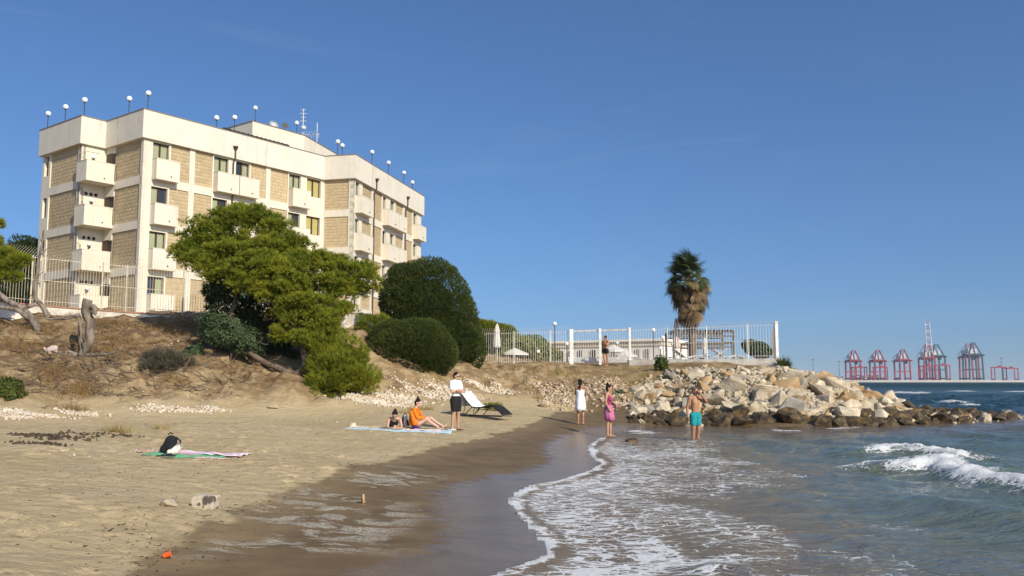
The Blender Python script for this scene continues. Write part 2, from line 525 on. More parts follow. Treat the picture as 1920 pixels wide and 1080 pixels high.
b1 = t.bump(hh, t.math('MULTIPLY', bs, 0.75), 0.11)
b2 = t.bump(t.noise(co, 55, 5, .7), t.math('MULTIPLY', bs, 0.5), 0.02, b1)
t.l.new(b2, t.p.inputs['Normal'])
SAND = t.mat
ground = link('ground', me, None, [SAND])
tag(ground, 'pale sandy beach rising to an eroded brown dune', None, None, 'structure')

# ================================================================== SEA
def ridge_crest(px0):  # breaking wave crest, world polyline
    return [tuple(G(x, y, 0.3)[:2]) for x, y in px0]
breakers = [([(1645, 826), (1690, 822), (1740, 828), (1800, 834)], .19, .42, 1.0),
            ([(1700, 852), (1760, 852), (1830, 866), (1920, 882), (2050, 896)], .24, .45, 1.0),
            ([(1335, 1018), (1350, 1035), (1375, 1055), (1440, 1062), (1560, 1070), (1700, 1078)], .07, .25, .55)]
far_caps = [[(1692, 738), (1730, 738.6)], [(1716, 733), (1726, 733)], [(1802, 735), (1808, 735)], [(1908, 736), (1922, 736)]]
def polydist(pts, x, y):
    best = np.full(x.shape, 1e9); side = np.zeros(x.shape)
    for a, b in zip(pts[:-1], pts[1:]):
        a, b = np.array(a[:2]), np.array(b[:2]); ab = b - a
        tt = np.clip(((x - a[0]) * ab[0] + (y - a[1]) * ab[1]) / (ab @ ab), 0, 1)
        dx, dy = x - a[0] - tt * ab[0], y - a[1] - tt * ab[1]
        d = np.hypot(dx, dy)
        side = np.where(d < best, ab[0] * dy - ab[1] * dx, side)
        best = np.minimum(best, d)
    return best, np.sign(side)
geo = lambda a, b, k: [a * k ** i for i in range(int(math.log(b / a) / math.log(k)) + 1)] + [b]
sx = np.r_[-400, -200, -100, -60, axis([(-40, -2, 2), (-2, 12, .085), (12, 30, .16), (30, 110, .6)]), geo(112, 9000, 1.11)]
sy = np.r_[axis([(-12, 4, 1), (4, 22, .085), (22, 52, .16), (52, 160, .6)]), geo(162, 9000, 1.09)]
X, Y = [a.ravel() for a in np.meshgrid(sx, sy)]
S = shore_s(X, Y)
T = terrain(X, Y)[0]
calm = sstep(0.5, 7, S)
near = (1 - sstep(110, 170, np.hypot(X, Y))) * (1 + 1.3 * sstep(20, 45, Y))
def swell(x, y):
    w = 0
    for k, (lam, a, ang, ph) in enumerate(((5.2, .055, 200, 0), (3.1, .035, 222, 1.1), (2.1, .022, 183, 2.3), (1.35, .015, 240, .4), (.9, .010, 205, 3.3))):
        c, s_ = math.cos(R(ang)), math.sin(R(ang))
        p = (x * c + y * s_ + 0.5 * fbm(x * .25, y * .25, 2, 40 + k)) * 2 * math.pi / lam + ph
        w = w + a * (1 - 2 * np.abs(np.sin(p / 2)) ** 0.8 + .3)
    return w + 0.05 * fbm(x * 1.1, y * 2.0, 4, 60)
Zw = 0.0 + near * (0.25 + 0.75 * calm) * sstep(0.3, 2.5, S) * swell(X, Y)
foam = np.zeros(X.shape)
for px, hgt, wid, fo in breakers:
    d, sd = polydist(ridge_crest(px), X, Y)
    d2 = d + 0.25 * fbm(X * 2.2, Y * 2.2, 3, 12)
    back = sd > 0
    prof = np.where(back, np.exp(-(d2 / (wid * 2.2)) ** 2), np.exp(-(d2 / wid) ** 2))
    Zw += hgt * prof * (1 + .35 * fbm(X * 1.5, Y * 1.5, 2, 19)) + 0.07 * fo * prof * fbm(X * 6, Y * 6, 3, 29)
    foam = np.maximum(foam, fo * np.where(back, .62, .45) * np.exp(-(d2 / (wid * 4)) ** 2) * (.8 + fbm(X * 1.2, Y * 2, 3, 44)))
    foam = np.maximum(foam, fo * np.where(back, np.exp(-(d2 / (wid * .8)) ** 2), np.exp(-(d2 / (wid * 1.15)) ** 4)) * 1.05)
for px in far_caps:
    pts = [tuple(G(x, y, 0.0)[:2]) for x, y in px]
    d, sd = polydist(pts, X, Y)
    w = pts[0][1] * 0.018
    Zw += .25 * np.exp(-(d / w) ** 2)
    foam = np.maximum(foam, 0.95 * np.exp(-(d / w) ** 2))
# swash running up the sand: lace of foam and a bright leading edge
n1 = fbm(X * .8, Y * .8, 4, 90)
edge = np.exp(-((S - .08 - .10 * fbm(X * 2.5, Y * 2.5, 3, 91)) / (.05 + .16 * sstep(-.35, .45, fbm(X * 1.1, Y * 1.1, 2, 92)))) ** 2)
foam = np.maximum(foam, 0.98 * edge * sstep(34, 26, Y) * (0.75 + .6 * sstep(-.2, .3, fbm(X * 1.3, Y * 1.3, 2, 15))))
lace = sstep(0.0, .5, S) * (1 - sstep(2.6, 5.2, S + 2.0 * n1)) * sstep(33, 24, Y)
foam = np.maximum(foam, (.50 + .28 * fbm(X * .6, Y * .6, 3, 33) + .14 * (1 - sstep(.5, 2.0, S))) * lace)
strong = np.exp(-((S - 1.0 - .6 * n1) / .5) ** 2) * sstep(12.5, 9.5, Y)
foam = np.maximum(foam, .84 * strong)
foreg = np.exp(-((Y - 8.6 - .35 * (X - 1.2) - .25 * n1) / .42) ** 2) * sstep(.2, .6, S) * sstep(3.6, 1.8, X)
foam = np.maximum(foam, .84 * foreg)
foam = np.maximum(foam, .36 * sstep(.1, .3, fbm(X * .28 + 5, Y * .55, 3, 51)) * sstep(3, 6, S) * sstep(30, 22, Y))
# surf round the toe of the stones
toe = (X > 9) & (Y > 30) & (Y < 62)
foam = np.maximum(foam, np.where(toe, .85 * np.exp(-(S / .5) ** 2) * sstep(.02, .22, fbm(X * .5, Y * .5, 2, 71)), 0))
for px, py, w in ((1600, 789, .8), (1767, 784, .7), (1750, 754, 1.5), (1790, 756, 1.4), (1820, 760, 1.0), (1185, 806, .8), (1210, 810, .6), (1170, 800, .5)):
    c = G(px, py, 0.05)
    g_ = np.exp(-(((X - c.x) / w) ** 2 + ((Y - c.y) / (w * .7)) ** 2))
    Zw += .16 * w * g_ * (1 + 1.2 * fbm(X * 4, Y * 4, 3, 13)) * (S > .2)
    foam = np.maximum(foam, 1.0 * g_)
film = T + 0.006 + 0.022 * sstep(0, 1.2, S)
Zs = np.where(S > 0, np.maximum(Zw * sstep(0.1, 1.8, S), film), np.where(S > -0.5, T - 0.04, -2.0))
me = np_mesh('sea', np.c_[X, Y, Zs], grid_faces(len(sx), len(sy)), True)
fattr(me, 'foam', foam)
fattr(me, 'depth', S)
fattr(me, 'dist', np.hypot(X, Y))
t = NT('sea_water')
co = t.coords()
shal = t.ramp(t.math('ADD', t.attr('depth'), t.math('MULTIPLY', t.math('SUBTRACT', t.noise(co, .45, 4), .5), 5.0)), 1.0, 7.5, 1, 0)
deepmix = t.ramp(t.attr('dist'), 12, 70)
body = t.mix(deepmix, (0.110, 0.145, 0.118), (0.020, 0.066, 0.082))
body = t.mix(shal, body, (0.150, 0.118, 0.082))
t.set(t.p.inputs['Base Color'], body)
t.set(t.p.inputs['Roughness'], t.ramp(t.attr('dist'), 60, 500, .10, .55))
t.p.inputs['IOR'].default_value = 1.333
t.set(t.p.inputs['Specular IOR Level'], t.ramp(t.attr('dist'), 14, 200, .5, .05))   # unresolved wave slopes
fa = t.attr('foam')
wv = t.new('ShaderNodeVectorMath', operation='ADD')
nz = t.new('ShaderNodeTexNoise'); t.l.new(co, nz.inputs['Vector']); nz.inputs['Scale'].default_value = 1.8; nz.inputs['Detail'].default_value = 4
sc_ = t.new('ShaderNodeVectorMath', operation='SCALE'); t.l.new(nz.outputs['Color'], sc_.inputs[0]); sc_.inputs['Scale'].default_value = .9
t.l.new(t.coords((1.0, 1.9, 1)), wv.inputs[0]); t.l.new(sc_.outputs[0], wv.inputs[1])
v1 = t.voronoi(wv.outputs[0], 2.6, 'DISTANCE_TO_EDGE')
v2 = t.voronoi(wv.outputs[0], 6.5, 'DISTANCE_TO_EDGE')
lc = t.math('MAXIMUM', t.ramp(v1, .0, .16, 1, 0), t.math('MULTIPLY', t.ramp(v2, 0, .13, 1, 0), .8))
n3 = t.noise(co, 5, 6, .7)
val = t.math('ADD', fa, t.math('ADD', t.math('MULTIPLY', t.math('SUBTRACT', lc, .55), .50), t.math('MULTIPLY', t.math('SUBTRACT', n3, .5), .85)))
fm = t.math('MULTIPLY', t.ramp(val, .50, .68), t.ramp(fa, .08, .3))
dg = t.ramp(t.attr('dist'), 14, 90)
w1 = t.noise(t.coords((.8, 1.7, 1)), 2.2, 6, .62, .3)
w2 = t.noise(t.coords((1, 1.9, 1)), 9, 5, .6)
w3 = t.noise(t.coords((.35, 1.0, 1)), .42, 8, .68)
b3 = t.bump(w3, t.math('MULTIPLY', dg, 1.0), 3.2)
b1 = t.bump(w1, .75, .22, b3)
b2 = t.bump(w2, .55, .04, b1)
t.l.new(b2, t.p.inputs['Normal'])
fo = t.new('ShaderNodeBsdfPrincipled')
fo.inputs['Base Color'].default_value = (.78, .78, .76, 1)
fo.inputs['Roughness'].default_value = .7
fo.inputs['Specular IOR Level'].default_value = .2
t.l.new(t.bump(t.math('ADD', t.noise(co, 16, 6, .7), fm), .8, .06), fo.inputs['Normal'])
mx = t.new('ShaderNodeMixShader')
t.l.new(fm, mx.inputs[0]); t.l.new(t.p.outputs[0], mx.inputs[1]); t.l.new(fo.outputs[0], mx.inputs[2])
t.l.new(mx.outputs[0], t.out.inputs[0])
sea = link('sea', me, None, [t.mat])
tag(sea, 'choppy blue green sea with foam washing onto the sand', None, None, 'structure')

# ================================================================== HOTEL
def xy(*a): return Vector((a[0], a[1], 0))
PL_WHITE = mat('plaster_white', (0.72, 0.655, 0.535), (0.66, 0.59, 0.47), 1.3, .85, .25, 25, .02)
PL_PARAPET = mat('plaster_parapet', (0.72, 0.66, 0.55), (0.58, 0.52, 0.42), .9, .88, .3, 20, .02, lo=.52, hi=.75)
def weathered(name, c, dirt, amt, rust=.0):
    t = NT(name)
    co = t.coords()
    col = t.mix(t.ramp(t.noise(co, .8, 6), .4, .65), c, tuple(v * .93 for v in c))
    run = t.ramp(t.noise(t.coords((3.2, 3.2, .28)), 1.0, 7, .68), .55, .72)       # rain runs
    patch = t.ramp(t.noise(co, 2.4, 8, .7), .60, .72)
    col = t.mix(t.math('MULTIPLY', run, amt), col, dirt)
    col = t.mix(t.math('MULTIPLY', patch, amt * .8), col, dirt)
    if rust: col = t.mix(t.math('MULTIPLY', t.ramp(t.noise(t.coords((5, 5, .5)), 1.3, 5, .6), .66, .74), rust), col, (.40, .25, .13))
    t.set(t.p.inputs['Base Color'], col)
    t.p.inputs['Roughness'].default_value = .88; t.p.inputs['Specular IOR Level'].default_value = .25
    t.l.new(t.bump(t.noise(co, 22, 6, .6), .3, .02), t.p.inputs['Normal'])
    return t.mat
PL_WHITE = weathered('plaster_white', (0.70, 0.635, 0.515), (0.46, 0.40, 0.31), .6, .4)
PL_PARAPET = weathered('plaster_parapet', (0.70, 0.64, 0.53), (0.42, 0.37, 0.30), .85, .4)
BLOCK = mat('tuff_block', (0.50, 0.39, 0.235), (0.42, 0.325, 0.195), 2.5, .95, .5, 30, .02, vary=.12)
MORTAR = mat('mortar', (0.52, 0.40, 0.235), (0.46, 0.35, 0.20), 4, .95)
WOOD = mat('window_wood', (0.060, 0.028, 0.014), None, rough=.5)
GLASS = mat('window_glass', (0.03, 0.035, 0.04), None, rough=.06, spec=.6)
CURT_G = mat('curtain_green', (0.36, 0.38, 0.24), (0.26, 0.28, 0.17), 9, .9, stretch=(6, 6, .2))
CURT_Y = mat('curtain_yellow', (0.46, 0.40, 0.15), (0.34, 0.29, 0.10), 9, .9, stretch=(6, 6, .2))
DARK = mat('dark_metal', (0.025, 0.02, 0.018), None, rough=.5, metal=.3)
PIPE = mat('brown_pipe', (0.06, 0.035, 0.022), None, rough=.5)
COPING = mat('coping_lead', (0.20, 0.17, 0.14), None, rough=.6)
OPAL = mat('opal_globe', (0.82, 0.84, 0.86), None, rough=.25)
ROOFM = mat('roof_felt', (0.30, 0.28, 0.25), (0.24, 0.22, 0.2), 1, .9)

ZP, ZT, ZB, ST = 18.8, 20.8, 4.9, 3.2
E1 = xy(.603, .798).normalized(); N1 = xy(E1.y, -E1.x)
E2 = N1.copy(); N2 = xy(E2.y, -E2.x)             # faces that look left, run right and towards the camera
E3 = xy(.236, .972).normalized(); N3 = xy(E3.y, -E3.x)
E4 = N3.copy(); N4 = xy(E4.y, -E4.x)
def along(O, e, px, den=1605.0):
    k = (px - 960.0) / den
    return (k * O.y - O.x) / (e.x - k * e.y)
d0 = W(270, 259, 60.0); C1 = xy(d0.x, d0.y)
NN = C1 - E2 * -along(C1, -E2, 199) if False else C1 + (-E2) * along(C1, -E2, 199)
MM = NN + (-E1) * along(NN, -E1, 152)
LL = MM + (-E2) * along(MM, -E2, 80.5)
RR = C1 + E1 * along(C1, E1, 608)
C3 = RR + E4 * along(RR, E4, 664)
C4 = C3 + E3 * along(C3, E3, 791)
back = [C4 - N3 * 11, RR - N1 * 13 + E1 * 8, LL + E1 * 24]
foot = [LL, MM, NN, C1, RR, C3, C4] + back
def offset(poly, d):
    out = []
    n = len(poly)
    for i in range(n):
        a, b, c = poly[i - 1], poly[i], poly[(i + 1) % n]
        e0, e1 = (b - a).normalized(), (c - b).normalized()
        n0, n1 = xy(e0.y, -e0.x), xy(e1.y, -e1.x)
        m = (n0 + n1); m = m / m.length_squared * 2
        out.append(b + m * d)
    return out
hotel = thing('hotel', 'four storey cream hotel with tan block panels and white balconies', 'building', tuple(C1 + xy(0, 0)) [:2] + (ZB,))
HO = hotel.location.copy()
def hb(): return MB(HO)
core = hb()
core.prism([(p.x, p.y) for p in offset(foot, -.32)], ZB - 1.0, ZP + .2)
core.build('core_wall', PL_WHITE, hotel)
# parapet ring, coping and roof slab
def ring(outer, inner, z0, z1):
    b = hb(); n = len(outer)
    vs = [(p.x, p.y, z) for z in (z0, z1) for pl in (outer, inner) for p in pl]
    fs = []
    for i in range(n):
        j = (i + 1) % n
        fs += [(i, j, 2 * n + j, 2 * n + i), (n + j, n + i, 3 * n + i, 3 * n + j), (2 * n + i, 2 * n + j, 3 * n + j, 3 * n + i), (j, i, n + i, n + j)]
    return b.add(vs, fs)
ring(offset(foot, .24), offset(foot, -.10), ZP, ZT).build('parapet', PL_PARAPET, hotel)
ring(offset(foot, .27), offset(foot, -.13), ZT, ZT + .07).build('coping', COPING, hotel)
hb().prism([(p.x, p.y) for p in offset(foot, -.12)], ZP + .25, ZP + .45).build('roof', ROOFM, hotel)

n_blocks = [0]
blk = {}
def block_mesh(w, h):
    key = (round(w, 2), round(h, 2))
    if key not in blk:
        b = MB(); c = .006
        o = [(-w / 2, 0, -h / 2), (w / 2, 0, -h / 2), (w / 2, 0, h / 2), (-w / 2, 0, h / 2)]
        f = [(-w / 2 + c, -.02, -h / 2 + c), (w / 2 - c, -.02, -h / 2 + c), (w / 2 - c, -.02, h / 2 - c), (-w / 2 + c, -.02, h / 2 - c)]
        b.add(o + f, [(4, 5, 6, 7), (0, 1, 5, 4), (1, 2, 6, 5), (2, 3, 7, 6), (3, 0, 4, 7)])
        me = b.mesh('block'); me.materials.append(BLOCK)
        blk[key] = me
    return blk[key]
def panel(O, e, n, s0, s1, z0, z1, single):
    """infill of tuff blocks with recessed joints between white concrete members"""
    p = thing_part('infill_panel', hotel, O + e * ((s0 + s1) / 2) + xy(0, 0) + n * -.10, z0)
    L = s1 - s0
    b = MB(); b.obox((-L / 2, 0, 0), (L, 0, 0), (0, .2, 0), (0, 0, z1 - z0))
    q = link('infill_panel', b.mesh('infill_panel'), hotel, [MORTAR])
    q.location = p[0]; q.rotation_euler = (0, 0, math.atan2(e.y, e.x))
    nr = 10; hh = (z1 - z0) / nr; nc = max(2, round(L / .52)); ww = L / nc
    allb = MB()
    for r in range(nr):
        off = .5 * (r % 2)
        for c in range(nc + (r % 2)):
            a = max(0, (c - off) * ww); z_ = min(L, (c - off + 1) * ww)
            w = z_ - a - .016
            if w < .05: continue
            cx, cz = -L / 2 + (a + z_) / 2, (r + .5) * hh
            if single and n_blocks[0] < 300:
                n_blocks[0] += 1
                o = link('block', block_mesh(w, hh - .016), q)
                o.location = (cx, random.uniform(-.004, .003), cz)
            else:
                me_ = block_mesh(w, hh - .016); dy = random.uniform(-.004, .003)
                allb.add([(v.co.x + cx, v.co.y + dy, v.co.z + cz) for v in me_.vertices], [tuple(pp.vertices) for pp in me_.polygons])
    if allb.f:
        tag(allb.build('blocks', BLOCK, q), kind='stuff')
def thing_part(name, parent, p, z):
    return (Vector((p.x, p.y, z)) - HO,)
def window(O, e, n, s0, s1, z0, z1, curt, open_=0.0):
    L = s1 - s0
    b = MB()
    fw = .07
    b.obox((0, .0, 0), (fw, 0, 0), (0, .09, 0), (0, 0, z1 - z0)); b.obox((L - fw, 0, 0), (fw, 0, 0), (0, .09, 0), (0, 0, z1 - z0))
    b.obox((fw, 0, z1 - z0 - fw), (L - 2 * fw, 0, 0), (0, .09, 0), (0, 0, fw)); b.obox((fw, 0, 0), (L - 2 * fw, 0, 0), (0, .09, 0), (0, 0, fw))
    b.obox((L / 2 - .07, -.012, fw), (.14, 0, 0), (0, .09, 0), (0, 0, z1 - z0 - 2 * fw))
    o = b.build('window', WOOD, hotel)
    p = O + e * s0 - n * .20
    o.location = Vector((p.x, p.y, z0)) - HO
    o.rotation_euler = (0, 0, math.atan2(e.y, e.x))
    for k, (a, c) in enumerate(((fw, L / 2 - .07), (L / 2 + .07, L - fw))):
        g = MB(); g.obox((a, .05, fw), (c - a, 0, 0), (0, .012, 0), (0, 0, z1 - z0 - 2 * fw))
        # the curtain hangs right behind the pane and shows through it
        g2 = MB()
        m = 14; rows = []
        for i in range(m + 1):
            x = a + (c - a) * i / m
            rows.append((x, .035 + .014 * math.sin(i * 2.6 + s0 * 7 + k)))
        vs = [(x, y, z) for z in (fw, z1 - z0 - fw) for x, y in rows]
        g2.add(vs, [(i, i + 1, m + 2 + i, m + 1 + i) for i in range(m)])
        g.build('pane', GLASS, o)
        g2.build('curtain', curt if random.random() > .14 else GLASS, o, True)
def balcony(O, e, n, s0, s1, z0, z1, dep=.62):
    b = hb(); th = .10
    a = O + e * s0; L = s1 - s0
    Z = lambda v, z: Vector((v.x, v.y, z))
    up = Vector((0, 0, 1))
    b.obox(Z(a, z0), e * L, n * dep, up * .14)                                     # slab
    b.obox(Z(a + n * (dep - th), z0 + .14), e * L, n * th, up * (z1 - z0 - .14))       # front
    b.obox(Z(a, z0 + .14), e * th, n * (dep - th), up * (z1 - z0 - .14))
    b.obox(Z(a + e * (L - th), z0 + .14), e * th, n * (dep - th), up * (z1 - z0 - .14))
    o = b.build('balcony', PL_WHITE, hotel)
    c = hb()
    c.obox(Z(a + n * (dep - th - .03) - e * .02, z1), e * (L + .04), n * (th + .05), up * .035)
    c.obox(Z(a - e * .02, z1), e * (th + .04), n * (dep - th - .03), up * .035)
    c.obox(Z(a + e * (L - th - .02), z1), e * (th + .04), n * (dep - th - .03), up * .035)
    c.build('balcony_coping', PL_PARAPET, o)
    d = hb()
    sp = a + e * (L * .62)
    d.tube([Z(sp + n * (dep - .02), z0 + .33), Z(sp + n * (dep + .10), z0 + .31)], .035, 6)
    d.build('drain_spout', DARK, o)
    return o
def facade(name, O, e, n, L, segs, floors=4, singles=0):
    """segs: (kind, px0, px1, options) read along the top storey"""
    w = hb()
    Z = lambda v, z: Vector((v.x, v.y, z))
    up = Vector((0, 0, 1)); th = .32
    def wb(s0, s1, z0, z1):
        if s1 - s0 > .01 and z1 - z0 > .01: w.obox(Z(O + e * s0 - n * th, z0), e * (s1 - s0), n * th, up * (z1 - z0))
    cur = 0.0
    for kind, p0, p1, op in segs:
        s0, s1 = max(0, along(O, e, p0)), min(L, along(O, e, p1))
        wb(cur, s0, ZB - .9, ZP)                      # white member up to this bay
        cur = s1
        for k in range(floors):
            zt = ZP - ST * k; zb = zt - 2.6
            if kind == 'p':
                panel(O, e, n, s0, s1, zb if k < 3 else ZB, zt, k < op.get('single', 0))
                wb(s0, s1, zt - ST, zb) if k < 3 else wb(s0, s1, ZB - .9, ZB)
            else:
                bal = op.get('bal')
                wz0 = zb if bal else zt - 1.62
                ct = CURT_Y if op.get('y') and random.random() < .8 else CURT_G
                window(O, e, n, s0 + .01, s1 - .01, wz0, zt - .10, ct)
                wb(s0, s1, zt - .10, zt)
                wb(s0, s1, zt - ST if k < 3 else ZB - .9, wz0)
                if bal:
                    b0, b1 = along(O, e, bal[0]), along(O, e, bal[1])
                    b1 = min(b1, s1 + .55) if not op.get('wide') else b1
                    balcony(O, e, n, b0, b1, zt - 2.85, zt - 1.38)
    wb(cur, L, ZB - .9, ZP)
    return w.build(name, PL_WHITE, hotel)

Lf = (RR - C1).length
facade('front_wall', C1, E1, N1, Lf, [
    ('g', 286, 317, dict(bal=(285.5, 329.5), wide=1)), ('p', 320, 356, dict(single=3)), ('p', 366, 399, dict(single=1)),
    ('g', 401.5, 429, dict(bal=(401, 441), wide=1)), ('g', 443, 468.5, dict(bal=(442.5, 479), wide=1)), ('p', 471, 500, {}), ('p', 508.5, 541, {}),
    ('g', 543, 565, dict(bal=(542.5, 576), wide=1)), ('g', 576.8, 603, dict(y=1))])
facade('far_wing_wall', C3, E3, N3, (C4 - C3).length, [
    ('g', 668, 675.5, dict(bal=(667.5, 690), wide=1)), ('p', 681, 699, {}), ('p', 704, 718, {}), ('g', 719.5, 726, dict(bal=(718.5, 738.5), wide=1)),
    ('g', 733.5, 741, dict(bal=(739.5, 754), wide=1)), ('p', 743.5, 757.5, {}), ('p', 762, 775, {}), ('g', 776.5, 783, dict(bal=(775.5, 790), wide=1))])
facade('link_wall', RR, E4, N4, (C3 - RR).length, [('p', 610, 655, {})])
facade('side_wall', NN, E2, N2, (C1 - NN).length, [('p', 216, 265.5, dict(single=2))])
facade('left_wing_wall', LL, E2, N2, (MM - LL).length, [('g', 84.5, 92, {}), ('p', 95.5, 146.5, {})])
w = hb()
w.obox(Vector((MM.x, MM.y, ZB - .9)) - N1 * .32, E1 * ((NN - MM).length), N1 * .32, Vector((0, 0, ZP - ZB + .9)))
w.build('notch_wall', PL_WHITE, hotel)
# corner balconies with a door and three vents and a lamp on the wall behind
for k in range(4):
    zt = ZP - ST * k
    if k < 3 or True:
        balcony(NN, E1, N1, -2.12, -.02, zt - 2.85, zt - 1.40, 1.42)
    b = hb(); a = NN + N1 * .18 + E1 * -.0
    b.obox(Vector((a.x, a.y, zt - 2.65)) + N2 * .003, N1 * .78, N2 * .05, Vector((0, 0, 2.2)))
    dr = b.build('balcony_door', WOOD, hotel)
    b = hb(); a = NN + N1 * .98
    b.obox(Vector((a.x, a.y, zt - 2.62)) + N2 * .01, N1 * .45, N2 * .06, Vector((0, 0, 2.1)))
    b.build('door_shutter', DARK, dr)
    for j in range(3):
        b = hb(); c = NN - E1 * (1.36 - .36 * j)
        c = Vector((c.x, c.y, zt - .34))
        b.tube([c + N1 * .003, c + N1 * .06], .115, 12)
        b.build('wall_vent', DARK if k else PL_PARAPET, hotel)
    b = hb(); c = NN - E1 * 1.0; c = Vector((c.x, c.y, zt - .86))
    b.ball(c + N1 * .20 + Vector((0, 0, .05)), .14, 12)
    lo_ = b.build('wall_lamp', OPAL, hotel, True)
    b = hb(); b.tube([c + N1 * .003 - Vector((0, 0, .25)), c + N1 * .16 - Vector((0, 0, .2)), c + N1 * .2 - Vector((0, 0, .06))], [.05, .03, .06], 6); b.build('bracket', DARK, lo_)
# rain pipes with hoppers
def rainpipe(O, e, n, px):
    a = O + e * along(O, e, px) + n * .12
    b = hb(); b.tube([(a.x, a.y, ZB - .5), (a.x, a.y, ZP - .30)], .055, 8)
    a2 = a + n * .22
    b.tube([(a.x, a.y, ZP - .30), (a2.x, a2.y, ZP + .05), (a2.x, a2.y, ZP + .62)], .055, 8)
    o = b.build('rain_pipe', PIPE, hotel)
    b = hb(); b.lathe((a2.x, a2.y, ZP + .6), [(.06, 0), (.08, .06), (.19, .24), (.19, .34)], 10); b.build('hopper', PIPE, o)
rainpipe(C1, E1, N1, 436.5); rainpipe(C3, E3, N3, 701); rainpipe(C3, E3, N3, 760)
# house on the roof
P1 = C1 - N1 * 5.5; P1 = P1 + E1 * along(P1, E1, 474, 1597)
P2 = P1 + E1 * along(P1, E1, 572, 1600)
P3 = P2 + E3 * along(P2, E3, 645, 1602)
pent = [P1, P2, P3, P3 - N3 * 6, P2 - N1 * 7, P1 - N1 * 7]
zp = W(474, 227, P1.y).z
hb().prism([(p.x, p.y) for p in pent], ZP + .3, zp).build('roof_house', PL_WHITE, hotel)
ring(offset(pent, .05), offset(pent, -.12), zp, zp + .06).build('coping', COPING, hotel)

# pergola frame on the roof edge
q0, q1 = C1 + E1 * along(C1, E1, 431) - N1 * 1.0, C1 + E1 * along(C1, E1, 556) - N1 * 1.0
pg = thing('roof_trellis', 'dark metal trellis frame lying along the hotel roof edge', 'trellis', (q0.x, q0.y, ZT))
def pgb(): return MB(pg.location)
zz = ZT + .55
for off in (0, -1.7):
    a, c = q0 + N1 * off, q1 + N1 * off
    pgb().bar((a.x, a.y, zz), (c.x, c.y, zz), .08, .08).build('rail', DARK, pg)
nn = 15
for i in range(nn):
    a = q0.lerp(q1, (i + .5) / nn)
    c = a - N1 * 1.7
    pgb().bar((a.x, a.y, zz + .075), (c.x, c.y, zz + .075), .06, .05).build('cross_bar', DARK, pg)
for i in range(4):
    a = q0.lerp(q1, (i + .2) / 4) - N1 * 1.6
    pgb().bar((a.x, a.y, ZP + .46), (a.x, a.y, zz - .045), .07).build('post', DARK, pg)

# globe lamps on the parapet
def globe_lamp(p, h, r, label, group, pole=.025):
    t_ = thing('globe_lamp', label, 'lamp', p, 0, group)
    b = MB(); b.tube([(0, 0, 0), (0, 0, h - r * .95)], pole, 8); b.build('pole', DARK, t_)
    b = MB(); b.lathe((0, 0, 0), [(.07, 0), (.07, .03), (.03, .06)], 10); b.build('base', DARK, t_)
    b = MB(); b.lathe((0, 0, h - r * 1.12), [(pole, 0), (r * .5, .05), (r * .5, .1)], 10); b.build('collar', DARK, t_)
    b = MB(); b.ball((0, 0, h), r, 18); b.build('globe', OPAL, t_, True)
    return t_
roof_lamps = [
    (LL, E2, N2, 89, 'white globe lamp on hotel parapet, first from the far corner of the left wing'),
    (LL, E2, N2, 121, 'white globe lamp on hotel parapet, midway along the left wing'),
    (MM, E1, N1, 157, 'white globe lamp on hotel parapet, at the front corner of the left wing'),
    (NN, E2, N2, 240, 'white globe lamp on hotel parapet, on the short side beside the tallest corner'),
    (C1, E1, N1, 276, 'white globe lamp on hotel parapet, topmost one on the main front corner'),
    (C1, E1, N1, 406, 'low white globe lamp behind hotel parapet, before the dark roof trellis'),
    (C1, E1, N1, 440, 'white globe lamp at the start of the dark roof trellis'),
    (RR, E4, N4, 634, 'white globe lamp on parapet above the inner corner of the two wings'),
    (C3, E3, N3, 699, 'white globe lamp on far wing parapet, nearest its front corner'),
    (C3, E3, N3, 730, 'white globe lamp on far wing parapet, second from its front corner'),
    (C3, E3, N3, 759, 'white globe lamp on far wing parapet, third from its front corner'),
    (C3, E3, N3, 775, 'white globe lamp on far wing parapet, low one at its far end')]
for i, (O, e, n, px, lb) in enumerate(roof_lamps):
    p = O + e * along(O, e, px, 1598) - n * .02
    low = 'low' in lb.split(' ')[:1] or 'low one' in lb
    globe_lamp((p.x, p.y, ZT + .07 if not low else ZT - .35), 1.22, .20, lb, 'globe lamps along the hotel roof')
p = P1 + xy(.15, .15); globe_lamp((p.x, p.y, zp + .06), 1.15, .2, 'white globe lamp on the corner of the roof house', 'globe lamps along the hotel roof')
p = P1.lerp(P2, .97) - N1 * 1.0; globe_lamp((p.x, p.y, zp), 1.35, .2, 'white globe lamp on the roof house beside the aerials', 'globe lamps along the hotel roof')
p = RR + E4 * .9 - N4 * 1.6; globe_lamp((p.x, p.y, ZP + .45), 2.95, .2, 'white globe lamp half behind another above the inner corner', 'globe lamps along the hotel roof')
# aerials
p = P1.lerp(P2, 1.0) - N1 * .3
an = thing('aerial_mast', 'white lattice aerial mast with small dish on the roof house', 'antenna', (p.x, p.y, zp))
WMET = mat('white_metal', (0.75, 0.74, 0.70), (0.62, 0.60, 0.55), 6, .5)
MB().tube([(0, 0, 0), (0, 0, 2.6)], .035, 6).build('mast', WMET, an)
for zz_, l in ((2.5, .5), (2.15, .7), (1.8, .5), (1.45, .6)): MB().tube([(-l / 2, 0, zz_), (l / 2, 0, zz_)], .025, 5).build('arm', WMET, an)
b = MB(); b.lathe((0, 0, 0), [(.02, 0), (.14, .03), (.24, .10), (.25, .11)], 14); o = b.build('dish', WMET, an, True); o.location = (.05, -.1, .75); o.rotation_euler = (R(75), 0, R(25))
p = P2 + E3 * 3.2 - N3 * .4
an = thing('aerial_mast', 'white fishbone aerial on a pole at the end of the roof house', 'antenna', (p.x, p.y, zp))
MB().tube([(0, 0, -3.5), (0, 0, 2.2)], .035, 6).build('mast', WMET, an)
